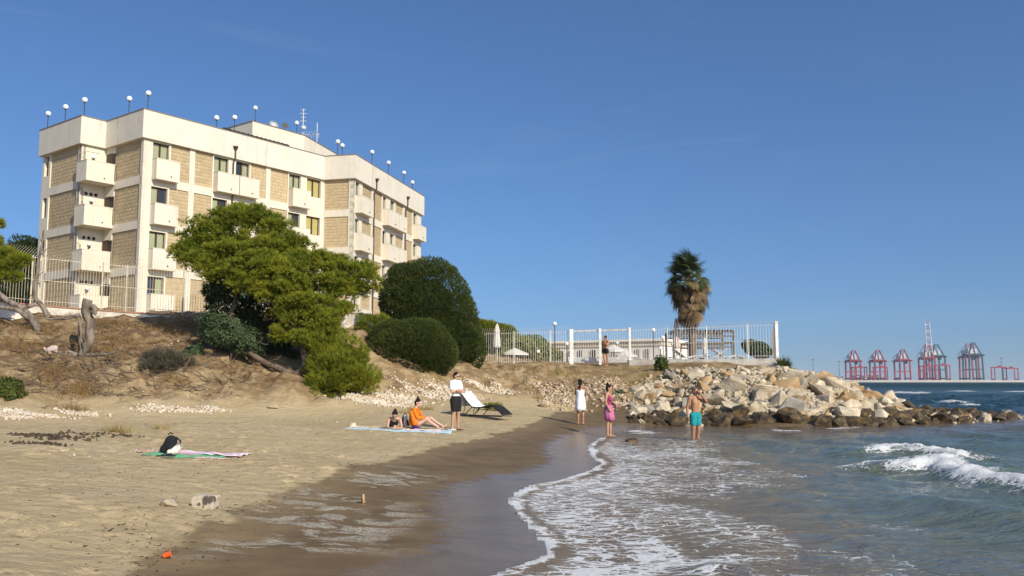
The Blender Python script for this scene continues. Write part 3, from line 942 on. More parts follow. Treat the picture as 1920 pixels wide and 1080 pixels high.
MB().tube([(-1.5, -.1, .95), (.25, .05, 1.1)], .03, 5).build('boom', WMET, an)
for i in range(7):
    x = -1.4 + i * .24; MB().tube([(x, -.35, .95 + i * .02 + .25), (x + .1, .3, .95 + i * .02 - .25)], .022, 5).build('element', WMET, an)
p = P1.lerp(P2, .62) - N1 * .2
si = thing('siren', 'small dark round siren on the roof house', 'siren', (p.x, p.y, zp))
MB().tube([(0, 0, 0), (0, 0, .2)], .05, 8).build('post', DARK, si)
b = MB(); b.lathe((0, 0, 0), [(.08, -.2), (.12, -.05), (.27, .18), (.28, .2)], 12); o = b.build('horn', DARK, si); o.location = (0, 0, .42); o.rotation_euler = (R(80), 0, R(30))
p = P1.lerp(P2, .46) - N1 * .6
si = thing('satellite_dish', 'white satellite dish half hidden behind the roof house edge', 'satellite dish', (p.x, p.y, zp))
MB().tube([(0, 0, 0), (0, 0, .35)], .03, 6).build('post', WMET, si)
b = MB(); b.lathe((0, 0, 0), [(.03, 0), (.25, .05), (.42, .16), (.43, .17)], 16); o = b.build('dish', WMET, si, True); o.location = (0, 0, .33); o.rotation_euler = (R(58), 0, R(40))

# ------------------------------------------------------------------ low white wall and barred fences
FENCE = mat('fence_paint', (0.64, 0.57, 0.45), (0.52, 0.44, 0.32), 5, .6, vary=.08)
FENCEW = mat('fence_white', (0.78, 0.76, 0.72), (0.62, 0.58, 0.52), 5, .55, vary=.06)
TERRA = mat('terracotta_coping', (0.42, 0.20, 0.12), (0.36, 0.18, 0.1), 6, .85)
OLDWALL = mat('old_white_wall', (0.70, 0.66, 0.58), (0.50, 0.45, 0.37), 1.6, .9, .4, 20)
def fence(name, label, P, z0s, h, step, mt, lean, posts, rails, bar_w=.022, spike=.38, skip=None):
    """barred fence through the points P with outward leaning tips; every bar is a part"""
    th = thing(name, label, 'fence', (P[0].x, P[0].y, z0s[0]))
    B = lambda: MB(th.location)
    tot = 0
    bars_me = {}
    for (a, c, za, zc) in zip(P[:-1], P[1:], z0s[:-1], z0s[1:]):
        L = (c - a).length; e = (c - a) / L; n = xy(e.y, -e.x)
        up = Vector((0, 0, 1))
        for k, rz in enumerate(rails):
            B().bar(Vector((a.x, a.y, za + rz)), Vector((c.x, c.y, zc + rz)), .018, .022).build('rail', mt, th)
        m = int(L / step)
        for i in range(m):
            s = (i + .5) * step
            if skip and skip[0] < s < skip[1]: continue
            q = a + e * s; z = za + (zc - za) * s / L
            key = (name, round(e.x, 2))
            if key not in bars_me:
                b = MB()
                b.tube([(0, 0, 0), (0, 0, h)], bar_w, 4)
                if spike: b.tube([(0, 0, h - .02), (n * spike * lean[0] + e * spike * lean[1] + up * spike * .8)[:] if False else tuple(Vector((0, 0, h)) + (n * lean[0] + e * lean[1] + up) * spike * .75)], [bar_w, bar_w * .5], 4)
                mm = b.mesh('bar'); mm.materials.append(mt); bars_me[key] = mm
            o = link('bar', bars_me[key], th)
            o.location = Vector((q.x, q.y, z)) - th.location
            tot += 1
        for s in np.arange(0, L + .01, posts):
            q = a + e * min(s, L); z = za + (zc - za) * min(s, L) / L
            if skip and skip[0] + .05 < s < skip[1] - .05: continue
            B().box((q.x, q.y, z + h / 2 - .15), (.045, .045, h + .34)).build('post', mt, th)
    return th
fl = [W(-60, 560, 38.5), W(75, 573, 40.8), W(235, 585, 42.4), W(470, 600, 44.6)]
flz = [p.z for p in fl]
fl = [xy(p.x, p.y) for p in fl]
fence('barred_fence', 'tall cream barred fence with leaning spikes along the dune top by the hotel', fl, [z + .05 for z in flz], 2.25, .125, FENCE, (.45, .75), 2.6, (.18, 1.15, 2.18), .0095, .5)
ww = MB(fl[1].to_tuple()[:2] + (flz[1],))
low = thing('low_wall', 'low white wall with terracotta coping under the tall barred fence', 'wall', (fl[1].x, fl[1].y, flz[1]))
for a, c, za, zc in zip(fl[:-1], fl[1:], flz[:-1], flz[1:]):
    e = (c - a); n = xy(e.y, -e.x).normalized()
    b = MB(low.location)
    b.add([Vector((p.x, p.y, z)) + n * o_ for p, z in ((a, za - 1.4), (c, zc - 1.4), (c, zc - .04), (a, za - .04)) for o_ in (.12, -.12)],
          [(0, 2, 4, 6), (7, 5, 3, 1), (6, 4, 5, 7), (0, 1, 3, 2), (0, 6, 7, 1), (2, 3, 5, 4)])
    b.build('wall_section', OLDWALL, low)
    b = MB(low.location)
    b.add([Vector((p.x, p.y, z)) + n * o_ for p, z in ((a, za - .037), (c, zc - .037), (c, zc + .02), (a, za + .02)) for o_ in (.17, -.17)],
          [(0, 2, 4, 6), (7, 5, 3, 1), (6, 4, 5, 7), (0, 1, 3, 2), (0, 6, 7, 1), (2, 3, 5, 4)])
    b.build('coping', TERRA, low)
# garden wall between pine and clipped bushes
a, c = W(645, 606, 47.0), W(735, 612, 52.0)
gw = thing('garden_wall', 'weathered white garden wall between the pine and the round bushes', 'wall', tuple(a))
e = xy(c.x - a.x, c.y - a.y); n = xy(e.y, -e.x).normalized()
MB(a).obox(Vector((a.x, a.y, 3.6)), e, n * -.25, Vector((0, 0, a.z - 3.0))).build('wall_section', OLDWALL, gw)
MB(a).obox(Vector((a.x, a.y, a.z + .605)) + n * .05, e, n * -.35, Vector((0, 0, .08))).build('coping', OLDWALL, gw)

# ================================================================== PLANTS
BARK = mat('pine_bark', (0.19, 0.135, 0.095), (0.10, 0.07, 0.05), 6, .95, .8, 18, .05, stretch=(1, 1, .4))
DEADWOOD = mat('dead_wood', (0.25, 0.205, 0.165), (0.10, 0.078, 0.06), 5, .95, .8, 14, .04, stretch=(1, 1, .35))
def leafmat(name, c, c2, trans=.35, scale=1.2, rough=.6):
    return mat(name, c, c2, scale, rough, spec=.25, trans=trans, lo=.38, hi=.62)
PINE = leafmat('pine_needles', (0.190, 0.230, 0.018), (0.310, 0.318, 0.028), .42, 1.0)
PINED = leafmat('pine_needles_dark', (0.040, 0.065, 0.018), (0.060, 0.085, 0.020), .25, 1.2)  # also the shaded copy of the needles inside the pine crown
BUSH = leafmat('bush_leaves', (0.060, 0.085, 0.018), (0.095, 0.115, 0.022), .3, 1.4)
MASTIC = leafmat('mastic_leaves', (0.050, 0.080, 0.032), (0.075, 0.105, 0.045), .2, 1.4)
JUNIP = leafmat('bright_shoots', (0.190, 0.225, 0.018), (0.290, 0.295, 0.028), .40, 1.2)
HEDGE = leafmat('hedge_leaves', (0.15, 0.175, 0.045), (0.21, 0.215, 0.06), .3, .5)
DRYG = leafmat('dry_grass', (0.34, 0.22, 0.09), (0.24, 0.15, 0.06), .3, 3)
STRAW = leafmat('straw', (0.46, 0.36, 0.16), (0.36, 0.27, 0.11), .3, 3)
TWIG = mat('dry_twigs', (0.15, 0.105, 0.07), (0.10, 0.07, 0.045), 4, .95)
GREYB = leafmat('grey_brush', (0.13, 0.115, 0.075), (0.10, 0.085, 0.055), .2, 3)

def unit(n, r=None):
    r = r or rng
    v = r.normal(size=(n, 3)); return v / np.linalg.norm(v, axis=1, keepdims=True)
def blades(P, D, L, Wd, r=rng):
    """thin pointed triangles: base P, direction D, length L, width Wd"""
    n = len(P)
    side = np.cross(D, unit(n, r)); side /= np.maximum(np.linalg.norm(side, axis=1, keepdims=True), 1e-6)
    L = np.broadcast_to(L, n)[:, None]; Wd = np.broadcast_to(Wd, n)[:, None]
    V = np.stack([P - side * Wd / 2, P + side * Wd / 2, P + D * L], 1).reshape(-1, 3)
    return V, np.arange(3 * n).reshape(-1, 3)
def leaves(P, N, size, r=rng, asp=.5):
    """small pointed four sided leaves at P facing roughly N"""
    n = len(P)
    a = np.cross(N, unit(n, r)); a /= np.maximum(np.linalg.norm(a, axis=1, keepdims=True), 1e-6)
    b = np.cross(N, a)
    s = (np.broadcast_to(size, n) * r.uniform(.7, 1.3, n))[:, None]
    V = np.stack([P - a * s, P - b * s * asp, P + a * s, P + b * s * asp], 1).reshape(-1, 3)
    return V, np.arange(4 * n).reshape(-1, 4)
def tufts(C, D, per, L, Wd, spread=.75, r=rng):
    P = np.repeat(C, per, 0); DD = np.repeat(D, per, 0)
    d = DD + unit(len(P), r) * spread; d /= np.linalg.norm(d, axis=1, keepdims=True)
    return blades(P, d, L * r.uniform(.7, 1.2, len(P)), Wd, r)
def limb(b, pts, r0, r1, n=7, wob=.06):
    """a bent tapering limb through points"""
    pts = [Vector(p) for p in pts]
    out = []
    for i in range(len(pts) - 1):
        for k in range(4):
            t_ = k / 4
            p = pts[i].lerp(pts[i + 1], t_)
            if i + k: p = p + Vector(rng.normal(0, wob, 3)) * (1 if i + k else 0)
            out.append(p)
    out.append(pts[-1])
    m = len(out)
    sm = [out[0]] + [(out[i - 1] + out[i] * 2 + out[i + 1]) / 4 for i in range(1, m - 1)] + [out[-1]]
    b.tube(sm, [r0 + (r1 - r0) * i / (m - 1) for i in range(m)], n)
    return sm

# ---- the big leaning pine
base = on_ground(548, 36.2, -.15)
pine = thing('pine_tree', 'large spreading pine with bright crown leaning over the dune in front of the hotel', 'tree', base)
PO = np.array(base)
b = MB(base)
t1 = limb(b, [base, W(575, 690, 36.4), W(572, 645, 36.8), W(545, 600, 37.2), W(505, 560, 37.6), W(470, 515, 38), W(440, 470, 38)], .20, .07)
limb(b, [W(548, 700, 36.3), W(505, 684, 36.5), W(460, 658, 37), W(430, 605, 37.5), W(445, 545, 37.8), W(420, 500, 38.2)], .15, .05)
limb(b, [W(555, 615, 37.2), W(600, 580, 37.4), W(650, 545, 37.4), W(690, 535, 37.3)], .10, .03)
limb(b, [W(510, 565, 37.6), W(545, 520, 37.8), W(580, 500, 37.6)], .08, .03)
limb(b, [W(445, 545, 37.8), W(395, 500, 37.8), W(355, 490, 37.9)], .08, .03)
b.build('trunk', BARK, pine, True)
b = MB(base)
for k in range(26):   # dead twigs in the shade under the crown
    p = W(random.uniform(400, 600), random.uniform(600, 690), random.uniform(36, 38))
    q = p + Vector((random.uniform(-.8, .8), random.uniform(-.4, .4), random.uniform(-.5, .5)))
    limb(b, [p, q], .025, .008, 4, .04)
b.build('dead_twigs', TWIG, pine)
lobes = [(355, 482, 30, 26, 37.9), (385, 455, 48, 44, 38), (430, 420, 44, 34, 38.2), (470, 408, 40, 24, 38.4), (505, 430, 44, 32, 38.2), (385, 500, 46, 26, 37.6), (440, 480, 60, 44, 37.8), (500, 478, 56, 42, 37.8),
         (545, 470, 38, 30, 38), (560, 500, 46, 30, 37.6), (610, 497, 42, 24, 37.6), (650, 510, 40, 26, 37.4), (690, 530, 22, 26, 37.2), (620, 535, 52, 26, 37.2), (660, 545, 40, 18, 37.2), (560, 540, 46, 26, 37.4), (420, 520, 50, 18, 37.8),
         (470, 530, 56, 22, 36.9), (515, 545, 52, 26, 36.7), (575, 570, 50, 22, 36.6), (480, 505, 50, 30, 36.8), (530, 515, 46, 26, 36.8), (540, 575, 34, 20, 36.5), (610, 625, 40, 20, 36.3), (575, 640, 28, 18, 36.3),
         (600, 598, 56, 22, 36.8), (640, 585, 28, 16, 36.8), (545, 608, 34, 26, 36.8), (520, 630, 24, 16, 36.8)]
Cs, Ds = [], []
for lx, ly, rx, ry, d in lobes:
    c = np.array(W(lx, ly, d)); k = d / 1630.
    rad = np.array([rx * k, max(rx, ry) * k * .9, ry * k])
    npf = max(6, int(19 * rad[0] * rad[2] / .45))
    for j in range(npf):
        u_ = unit(1)[0]; u_[2] = abs(u_[2]) * (1 if rng.random() < .72 else -1)
        pc = c + u_ * rad * rng.uniform(.35, 1.0)
        pr = rng.uniform(.24, .42)
        m = int(rng.uniform(40, 62))
        v = unit(m); v[:, 2] = np.abs(v[:, 2]) * np.where(rng.random(m) < .8, 1, -1) + .15
        Cs.append(pc + v * pr * rng.uniform(.35, 1, (m, 1)) * np.array([1.15, 1.15, .75])); Ds.append(v + [0, 0, .45])
C_, D_ = np.concatenate(Cs), np.concatenate(Ds)
D_ /= np.linalg.norm(D_, axis=1, keepdims=True)
V, F = tufts(C_, D_, 8, .17, .030)
link('crown', np_mesh('crown', V - PO, F), pine, [PINE])
print('pine tris', len(F))
darkl = [(470, 555, 80, 34, 38.6), (430, 575, 44, 40, 38.8), (520, 580, 70, 40, 38.6), (585, 560, 50, 30, 38.4), (500, 625, 60, 40, 38.5), (450, 620, 50, 40, 38.6), (570, 645, 50, 40, 38.4), (605, 640, 36, 30, 37.6), (440, 545, 60, 22, 38.2), (545, 560, 40, 30, 37.8), (400, 545, 22, 22, 38.4)]  # darker needles put the crown's inner shade into the colour
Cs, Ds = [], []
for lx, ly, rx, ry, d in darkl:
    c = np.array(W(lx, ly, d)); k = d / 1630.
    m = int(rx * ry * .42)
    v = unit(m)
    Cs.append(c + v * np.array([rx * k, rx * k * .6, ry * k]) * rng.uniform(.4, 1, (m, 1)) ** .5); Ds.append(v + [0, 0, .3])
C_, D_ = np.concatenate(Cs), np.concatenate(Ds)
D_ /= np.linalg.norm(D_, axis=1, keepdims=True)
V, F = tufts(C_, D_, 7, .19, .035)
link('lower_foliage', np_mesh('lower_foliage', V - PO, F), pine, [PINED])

def shrub(name, label, blobs, mt, n, size, kind='leaf', group=None, stems=4, fill=True, cat='shrub', base=None, asp=.5, wl_=None, ragged=.8, inner_k=.7):
    """blobs: (px, py, rx, ry, d) lobes in metres of the photograph's view; leaves lie all through the outer shell"""
    x0 = blobs[0]
    if base is None: base = on_ground(x0[0], x0[4], 0)
    th = thing(name, label, cat, base, 0, group)
    o = np.array(base)
    Vs, Fs, nv = [], [], 0
    areas = [bl[2] * bl[3] for bl in blobs]
    inner = MB(base)
    for bl, ar in zip(blobs, areas):
        c = np.array(W(bl[0], bl[1], bl[4])); k = bl[4] / 1630.
        rad = np.array([bl[2] * k, bl[2] * k * (bl[5] if len(bl) > 5 else .9), bl[3] * k])
        m = int(n * ar / sum(areas))
        v = unit(m)
        # rounded sprays of different size stand out of the outline, with hollows between them
        K = max(10, int(16 * ragged))
        pv = unit(K); ph = rng.uniform(-.25, .30, K)
        near_ = np.argmax(v @ pv.T, 1); cosd = np.take_along_axis(v @ pv.T, near_[:, None], 1)[:, 0]
        lump = 1 + ragged * (.16 * fbm(v[:, 0] * 4 + bl[0], v[:, 1] * 4 + v[:, 2] * 5, 3, 7) + ph[near_] * np.clip((cosd - .72) / .28, 0, 1))
        P = c + v * rad * (lump * (1.04 - .30 * rng.random(m) ** 2.2))[:, None]
        if kind == 'leaf':
            N = v + unit(m) * .8; N /= np.linalg.norm(N, axis=1, keepdims=True)
            V, F = leaves(P, N, size, asp=asp)
        else:
            D = v + np.array([0, 0, .7]) + unit(m) * .35; D /= np.linalg.norm(D, axis=1, keepdims=True)
            V, F = tufts(P, D, 5, size, wl_ or size * .16, .45)
        Vs.append(V); Fs.append(F + nv); nv += len(V)
        if fill: inner.ball(c, tuple(rad * inner_k), 14)  # solid dark ball paints the shade between the leaves
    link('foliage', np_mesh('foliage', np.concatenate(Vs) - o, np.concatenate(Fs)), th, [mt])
    if fill: inner.build('shade_core', SHADE_CORE, th)
    if stems:
        b = MB(base)
        for i in range(stems):
            bl = random.choice(blobs)
            top = W(bl[0] + random.uniform(-.5, .5) * bl[2], bl[1], bl[4])
            limb(b, [base + Vector((random.uniform(-.2, .2), random.uniform(-.2, .2), -.1)), (base + top) / 2 + Vector((random.uniform(-.2, .2), 0, 0)), top], .04, .012, 5, .03)
        b.build('stem', BARK, th)
    return th
SHADE_CORE = mat('shade_core', (0.016, 0.022, 0.008), (0.02, 0.026, 0.01), 3, 1.0, spec=.0)  # near black colour standing in for shade inside the foliage, no real branches
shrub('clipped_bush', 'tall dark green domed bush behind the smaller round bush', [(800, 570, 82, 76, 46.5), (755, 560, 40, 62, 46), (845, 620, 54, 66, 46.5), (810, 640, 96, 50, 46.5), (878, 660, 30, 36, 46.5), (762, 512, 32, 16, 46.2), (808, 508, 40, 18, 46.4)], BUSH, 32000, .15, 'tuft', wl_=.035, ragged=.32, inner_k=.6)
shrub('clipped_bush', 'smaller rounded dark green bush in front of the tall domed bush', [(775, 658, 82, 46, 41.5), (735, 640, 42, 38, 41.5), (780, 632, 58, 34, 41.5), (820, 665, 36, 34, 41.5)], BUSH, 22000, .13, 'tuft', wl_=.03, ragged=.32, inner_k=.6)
shrub('pine_shrub', 'bright yellow green bushy shrub at the foot of the pine', [(640, 698, 48, 30, 35.6), (608, 690, 28, 32, 35.9), (652, 668, 26, 24, 36), (615, 652, 28, 20, 36.2), (680, 712, 22, 17, 35.4), (602, 716, 22, 15, 35.3), (625, 722, 30, 14, 35.2)], JUNIP, 9500, .21, 'tuft', wl_=.03, ragged=2.3, inner_k=.5)
shrub('mastic_shrub', 'grey green shrub under the left side of the pine crown', [(430, 625, 44, 28, 37.2), (405, 605, 28, 22, 37.4), (462, 640, 28, 24, 37)], MASTIC, 9000, .06, 'leaf', ragged=1.6, inner_k=.55)
shrub('light_shrub', 'light green sapling shrub beside the white garden wall', [(695, 612, 26, 20, 44), (680, 625, 16, 14, 44), (715, 605, 16, 14, 44)], JUNIP, 1500, .19, 'tuft', wl_=.03, fill=False)
shrub('dune_shrub', 'dark shrub on the dune at the left edge of the beach', [(12, 735, 30, 24, 29.5), (-14, 745, 26, 26, 29.5)], BUSH, 6000, .055, 'leaf', ragged=1.8, inner_k=.5)
shrub('dune_shrub', 'small round dark shrub on the dune left of the pine', [(364, 662, 19, 15, 37)], MASTIC, 3000, .055, 'leaf', ragged=1.8, inner_k=.5)
shrub('dry_brush', 'grey dry brush tangled on the dune face', [(305, 680, 34, 20, 35.6), (335, 690, 30, 16, 35.3), (285, 695, 24, 14, 35.2)], GREYB, 2200, .26, 'tuft', fill=False, wl_=.022)
shrub('dark_plant', 'dark leafy plant growing at the top of the boulders', [(1240, 682, 11, 11, 45.5), (1246, 698, 8, 10, 45.2), (1234, 694, 6, 8, 45.3)], BUSH, 1500, .07, 'leaf', ragged=2.0, inner_k=.4)
shrub('mastic_shrub', 'dull green shrub among the stones left of the boulders', [(1160, 745, 14, 12, 41), (1148, 752, 10, 9, 40.8)], MASTIC, 2200, .055, 'leaf')
shrub('green_plant', 'small green plant beside the sun lounger', [(925, 764, 13, 3, 35.6)], JUNIP, 150, .22, 'tuft', fill=False, wl_=.025, stems=0)
shrub('far_tree', 'yellow green treetop beyond the domed bush', [(905, 618, 34, 15, 68), (935, 622, 28, 12, 68), (890, 612, 20, 12, 68)], JUNIP, 4000, .24, 'tuft', fill=False, wl_=.05, cat='tree')
shrub('garden_hedge', 'sloping yellow green hedge behind the barred fence', [(950, 655, 50, 34, 72), (990, 660, 44, 26, 73), (1022, 668, 30, 18, 74), (915, 655, 40, 34, 71)], HEDGE, 22000, .12, 'leaf', cat='hedge')
shrub('garden_shrub', 'leafy green shrub inside the right end of the white fence', [(1420, 655, 22, 16, 50.5), (1405, 648, 14, 12, 50.5), (1432, 660, 14, 12, 50.2)], MASTIC, 3000, .085, 'leaf', fill=False)
shrub('spiky_plant', 'spiky dark plant outside the right end of the white fence', [(1468, 683, 7, 6, 45.6), (1474, 686, 6, 4, 45.5)], BUSH, 90, .38, 'tuft', fill=False, wl_=.03, stems=0, ragged=2)
shrub('dark_tree', 'dark tree behind the fence at the far left', [(48, 462, 26, 18, 66), (40, 490, 40, 34, 66), (20, 510, 40, 40, 66), (60, 520, 26, 40, 66), (20, 560, 60, 30, 66), (66, 556, 22, 30, 66)], PINED, 9000, .24, 'tuft', wl_=.05, cat='tree')
# pine branch reaching in from the left edge
bp = on_ground(30, 37.8, -.1)
lp = thing('pine_tree', 'twisted half dead pine at the left edge with one green bough', 'tree', bp)
b = MB(bp)
limb(b, [W(72, 622, 37.6), W(50, 585, 37.6), W(25, 570, 37.5), W(-10, 545, 37.4), W(-40, 500, 37.2)], .17, .09, 8, .03)
limb(b, [W(60, 600, 37.6), W(30, 580, 37.2), W(0, 575, 37.1), W(-30, 568, 37.1)], .11, .06, 7, .03)
limb(b, [W(-10, 545, 37.4), W(10, 520, 37.2), W(30, 500, 37.2)], .05, .02, 6, .02)
limb(b, [W(92, 596, 38.2), W(80, 575, 38.2), W(66, 560, 38.2), W(68, 525, 38.2), W(72, 490, 38.2), W(78, 455, 38.2), W(82, 432, 38.2)], .13, .03, 8, .02)
limb(b, [W(66, 570, 38.2), W(45, 578, 38.1), W(20, 572, 38.1)], .09, .04, 6, .02)
for (a, c) in (((70, 500), (54, 478)), ((74, 480), (92, 462)), ((68, 520), (84, 508)), ((78, 455), (70, 436))): limb(b, [W(*a, 38.2), W(*c, 38.2)], .03, .008, 5, .02)
b.build('trunk', DEADWOOD, lp, True)
Cs, Ds = [], []
for lx, ly, rx, ry in ((12, 500, 26, 14), (36, 488, 22, 12), (8, 478, 26, 14), (-15, 495, 30, 26), (-6, 420, 14, 10), (20, 518, 22, 10), (-20, 455, 24, 18)):
    c = np.array(W(lx, ly, 37.2)); k = 37.2 / 1630.
    m = int(rx * ry * 1.5); v = unit(m); v[:, 2] = np.abs(v[:, 2]) * np.where(rng.random(m) < .7, 1, -1)
    Cs.append(c + v * np.array([rx * k, rx * k * .8, ry * k]) * rng.uniform(.3, 1, (m, 1)) ** .5); Ds.append(v + [0, 0, .5])
C_, D_ = np.concatenate(Cs), np.concatenate(Ds); D_ /= np.linalg.norm(D_, axis=1, keepdims=True)
V, F = tufts(C_, D_, 8, .17, .026)
link('crown', np_mesh('crown', V - np.array(bp), F), lp, [PINE])

# dead stump with bare roots
sb = on_ground(162, 35.4, -.05)
st = thing('dead_stump', 'grey dead pine stump with bare twisted roots on the dune face', 'stump', sb)
b = MB(sb)
limb(b, [W(152, 668, 35.2), W(168, 640, 35.3), W(170, 610, 35.4), W(160, 585, 35.4), W(165, 562, 35.4)], .17, .19, 9, .025)
limb(b, [W(168, 572, 35.4), W(177, 577, 35.3), W(176, 590, 35.3)], .13, .10, 8, .02)
b.build('trunk', DEADWOOD, st, True)
roots = [((152, 668), (120, 655), (128, 690)), ((155, 665), (150, 640), (152, 615), (145, 590), (100, 600)), ((155, 670), (185, 700), (180, 712)), ((152, 668), (160, 690), (172, 705)), ((150, 665), (125, 668), (95, 655), (75, 662)),
         ((155, 668), (200, 665), (230, 656)), ((150, 590), (130, 597), (95, 598), (70, 594)), ((153, 600), (148, 630), (158, 655)), ((155, 668), (140, 690), (120, 695), (100, 692)), ((152, 664), (190, 690), (215, 680))]
for r_ in roots:
    b = MB(sb); limb(b, [W(x, y, 35.2 - .15 * i) for i, (x, y) in enumerate(r_)], .085, .02, 6, .03); b.build('root', DEADWOOD, st, True)

# dry branches, roots and dead grass over the dune face
def dune_point(px, py, dmin=5.0):
    """first ground point along the line of sight"""
    d = np.arange(dmin, 52, .12)
    u, v = px - 960.0, 540.0 - py
    k = d / (FPX * CS - v * SN)
    z = terrain(u * k, d)[0]
    hit = np.nonzero(CAMZ + (FPX * SN + v * CS) * k < z)[0]
    return Vector((u * k[hit[0]], d[hit[0]], z[hit[0]])) if len(hit) else None
b = MB()
cnt = 0
while cnt < 420:
    px = random.uniform(0, 440); py = random.uniform(602, 745)
    if random.random() < .35: px, py = random.gauss(190, 70), random.gauss(690, 28)
    p = dune_point(px, py)
    if p is None: continue
    L = random.uniform(.35, 1.5); a = random.uniform(0, 6.28)
    q = p + Vector((math.cos(a) * L, math.sin(a) * L * .5, 0)); q.z = tz(q.x, q.y) + random.uniform(.02, .35)
    limb(b, [p, q], random.uniform(.012, .035), .006, 4, .07)
    cnt += 1
tag(b.build('dead_branches', TWIG), 'tangle of dry roots and branches over the brown dune face', None, None, 'stuff')
def grass_patch(label, mt, spots, n, L, wid, name='dry_grass'):
    Ps, Ds = [], []
    for px, py, rx, ry in spots:
        m = int(n * rx * ry / sum(s[2] * s[3] for s in spots))
        k = 0
        c = dune_point(px, py)
        if c is None: continue
        kk = c.y / 1630.
        xs = c.x + rng.normal(0, rx * kk * .55, m); ys = c.y + rng.normal(0, ry * kk * 1.1, m)
        Ps.append(np.c_[xs, ys, terrain(xs, ys)[0] - .02])
    P = np.concatenate(Ps)
    clump = 1 + .9 * fbm(P[:, 0] * 2.2, P[:, 1] * 2.2, 2, 6)
    D = unit(len(P)) * .75 + [0, 0, 1.0]; D /= np.linalg.norm(D, axis=1, keepdims=True)
    V, F = blades(P, D, L * clump * rng.uniform(.5, 1.3, len(P)), wid)
    return tag(link(name, np_mesh(name, V, F), None, [mt]), label, None, None, 'stuff')
grass_patch('orange brown dry grass in clumps on the dune face', DRYG, [(92, 700, 34, 22), (150, 735, 30, 20), (140, 770, 26, 8), (330, 715, 26, 10), (170, 655, 50, 14), (40, 655, 50, 12), (320, 620, 50, 16), (230, 640, 60, 16), (380, 625, 30, 20), (60, 615, 50, 10), (200, 608, 90, 8), (365, 610, 40, 8), (690, 640, 14, 10)], 8500, .30, .018)
grass_patch('straw coloured grass at the foot of the round bush and in the sand', STRAW, [(815, 703, 26, 6), (780, 768, 14, 5), (765, 775, 16, 4), (800, 768, 14, 4), (300, 805, 12, 2), (220, 811, 30, 2), (1195, 720, 26, 16), (1215, 705, 20, 10), (1150, 705, 40, 6), (1050, 700, 60, 4), (1180, 693, 60, 3), (960, 693, 40, 3), (1010, 748, 10, 5)], 5200, .22, .016, 'straw_grass')
# dry tufts on the terrace edge

# ================================================================== ROCKS AND STONES
LIME = mat('limestone', (0.60, 0.515, 0.38), (0.42, 0.33, 0.215), 1.4, .92, .9, 9, .05, vary=.16)
LIMEO = mat('limestone_ochre', (0.50, 0.345, 0.175), (0.34, 0.21, 0.10), 1.6, .92, .9, 9, .05, vary=.16)
LIMEG = mat('limestone_grey', (0.36, 0.32, 0.26), (0.24, 0.205, 0.16), 1.6, .92, .9, 9, .05, vary=.15)
WETROCK = mat('wet_weed_rock', (0.035, 0.027, 0.016), (0.16, 0.10, 0.04), 2.2, .55, 1.0, 11, .06, vary=.2)
def rock_mesh(name, rad, npts=15, sub=2, seed=0, rough=.05, flat=False):
    r = np.random.default_rng(seed)
    bm = bmesh.new()
    for p in unit(npts, r) * r.uniform(.72, 1.0, (npts, 1)):
        bm.verts.new(p)
    res = bmesh.ops.convex_hull(bm, input=bm.verts)
    bmesh.ops.delete(bm, geom=[g for g in res['geom_interior'] if isinstance(g, bmesh.types.BMVert)], context='VERTS')
    if sub:
        bmesh.ops.bevel(bm, geom=bm.edges[:], offset=.06, segments=1, affect='EDGES', profile=.6, clamp_overlap=True)
        for v in bm.verts:
            if v.co.length > 1.02: v.co = v.co.normalized()
        bmesh.ops.triangulate(bm, faces=bm.faces[:])
        for _ in range(sub - 1):
            bmesh.ops.subdivide_edges(bm, edges=[e for e in bm.edges if e.calc_length() > .25], cuts=1)
            bmesh.ops.triangulate(bm, faces=bm.faces[:])
        for v in bm.verts:
            c = v.co
            n_ = float(fbm(np.array([c.x * 2.3 + seed * 1.7 + c.z]), np.array([c.y * 2.3 + c.z * 1.9]), 3, 5)[0])
            v.co = c * (1 + rough * 2.2 * n_)
    me = bpy.data.meshes.new(name)
    for v in bm.verts: v.co = Vector((v.co.x * rad[0], v.co.y * rad[1], v.co.z * rad[2]))
    bmesh.ops.recalc_face_normals(bm, faces=bm.faces[:])
    bm.to_mesh(me); bm.free()
    return me
# boulders of the breakwater, biggest laid first
protos = [rock_mesh('boulder', (1, 1, 1), random.choice((11, 13, 15, 18)), 2, 100 + i, .07) for i in range(26)]
for m_ in protos: m_.materials.append(LIME)
pmats = {}
def proto(i, mt):
    if mt is LIME: return protos[i]
    if (i, mt.name) not in pmats:
        c = protos[i].copy(); c.materials.clear(); c.materials.append(mt); pmats[(i, mt.name)] = c
    return pmats[(i, mt.name)]
placed = []
tries = 0
sizes = [random.uniform(.55, .78) for _ in range(30)] + [random.uniform(.36, .55) for _ in range(96)] + [random.uniform(.20, .36) for _ in range(190)]
def mound_ok(x, y, z, s):
    px = 960 + x / y * 1640
    if not (1170 < px < 1900): return False
    py = 715 - (z - CAMZ) / y * 1630
    top = np.interp(px, [1150, 1240, 1300, 1455, 1560, 1620, 1700, 1800, 1900], [742, 706, 692, 689, 706, 734, 764, 772, 778])
    return py > top + 3 and y < 46.0 and s < .6
for r_ in sizes:
    for _ in range(60):
        px = random.uniform(1180, 1895) if r_ < .5 else random.uniform(1230, 1800)
        d = random.uniform(35, 46.5)
        p = W(px, 715, d)
        z, s, _du = [float(a[0]) for a in terrain(p.x, p.y)]
        if not mound_ok(p.x, p.y, z, s): continue
        if px < 1290 and r_ > .6 : continue
        if px > 1690 and r_ > .55: continue
        row = 715 - (z - CAMZ) / p.y * 1630
        q = Vector((p.x, p.y, max(z, -.1) + r_ * (.12 if row > 718 else -.25)))
        if all((q - o[0]).length > .72 * (r_ + o[1]) for o in placed):
            placed.append((q, r_, s, px)); break
print('boulders', len(placed))
named = {}
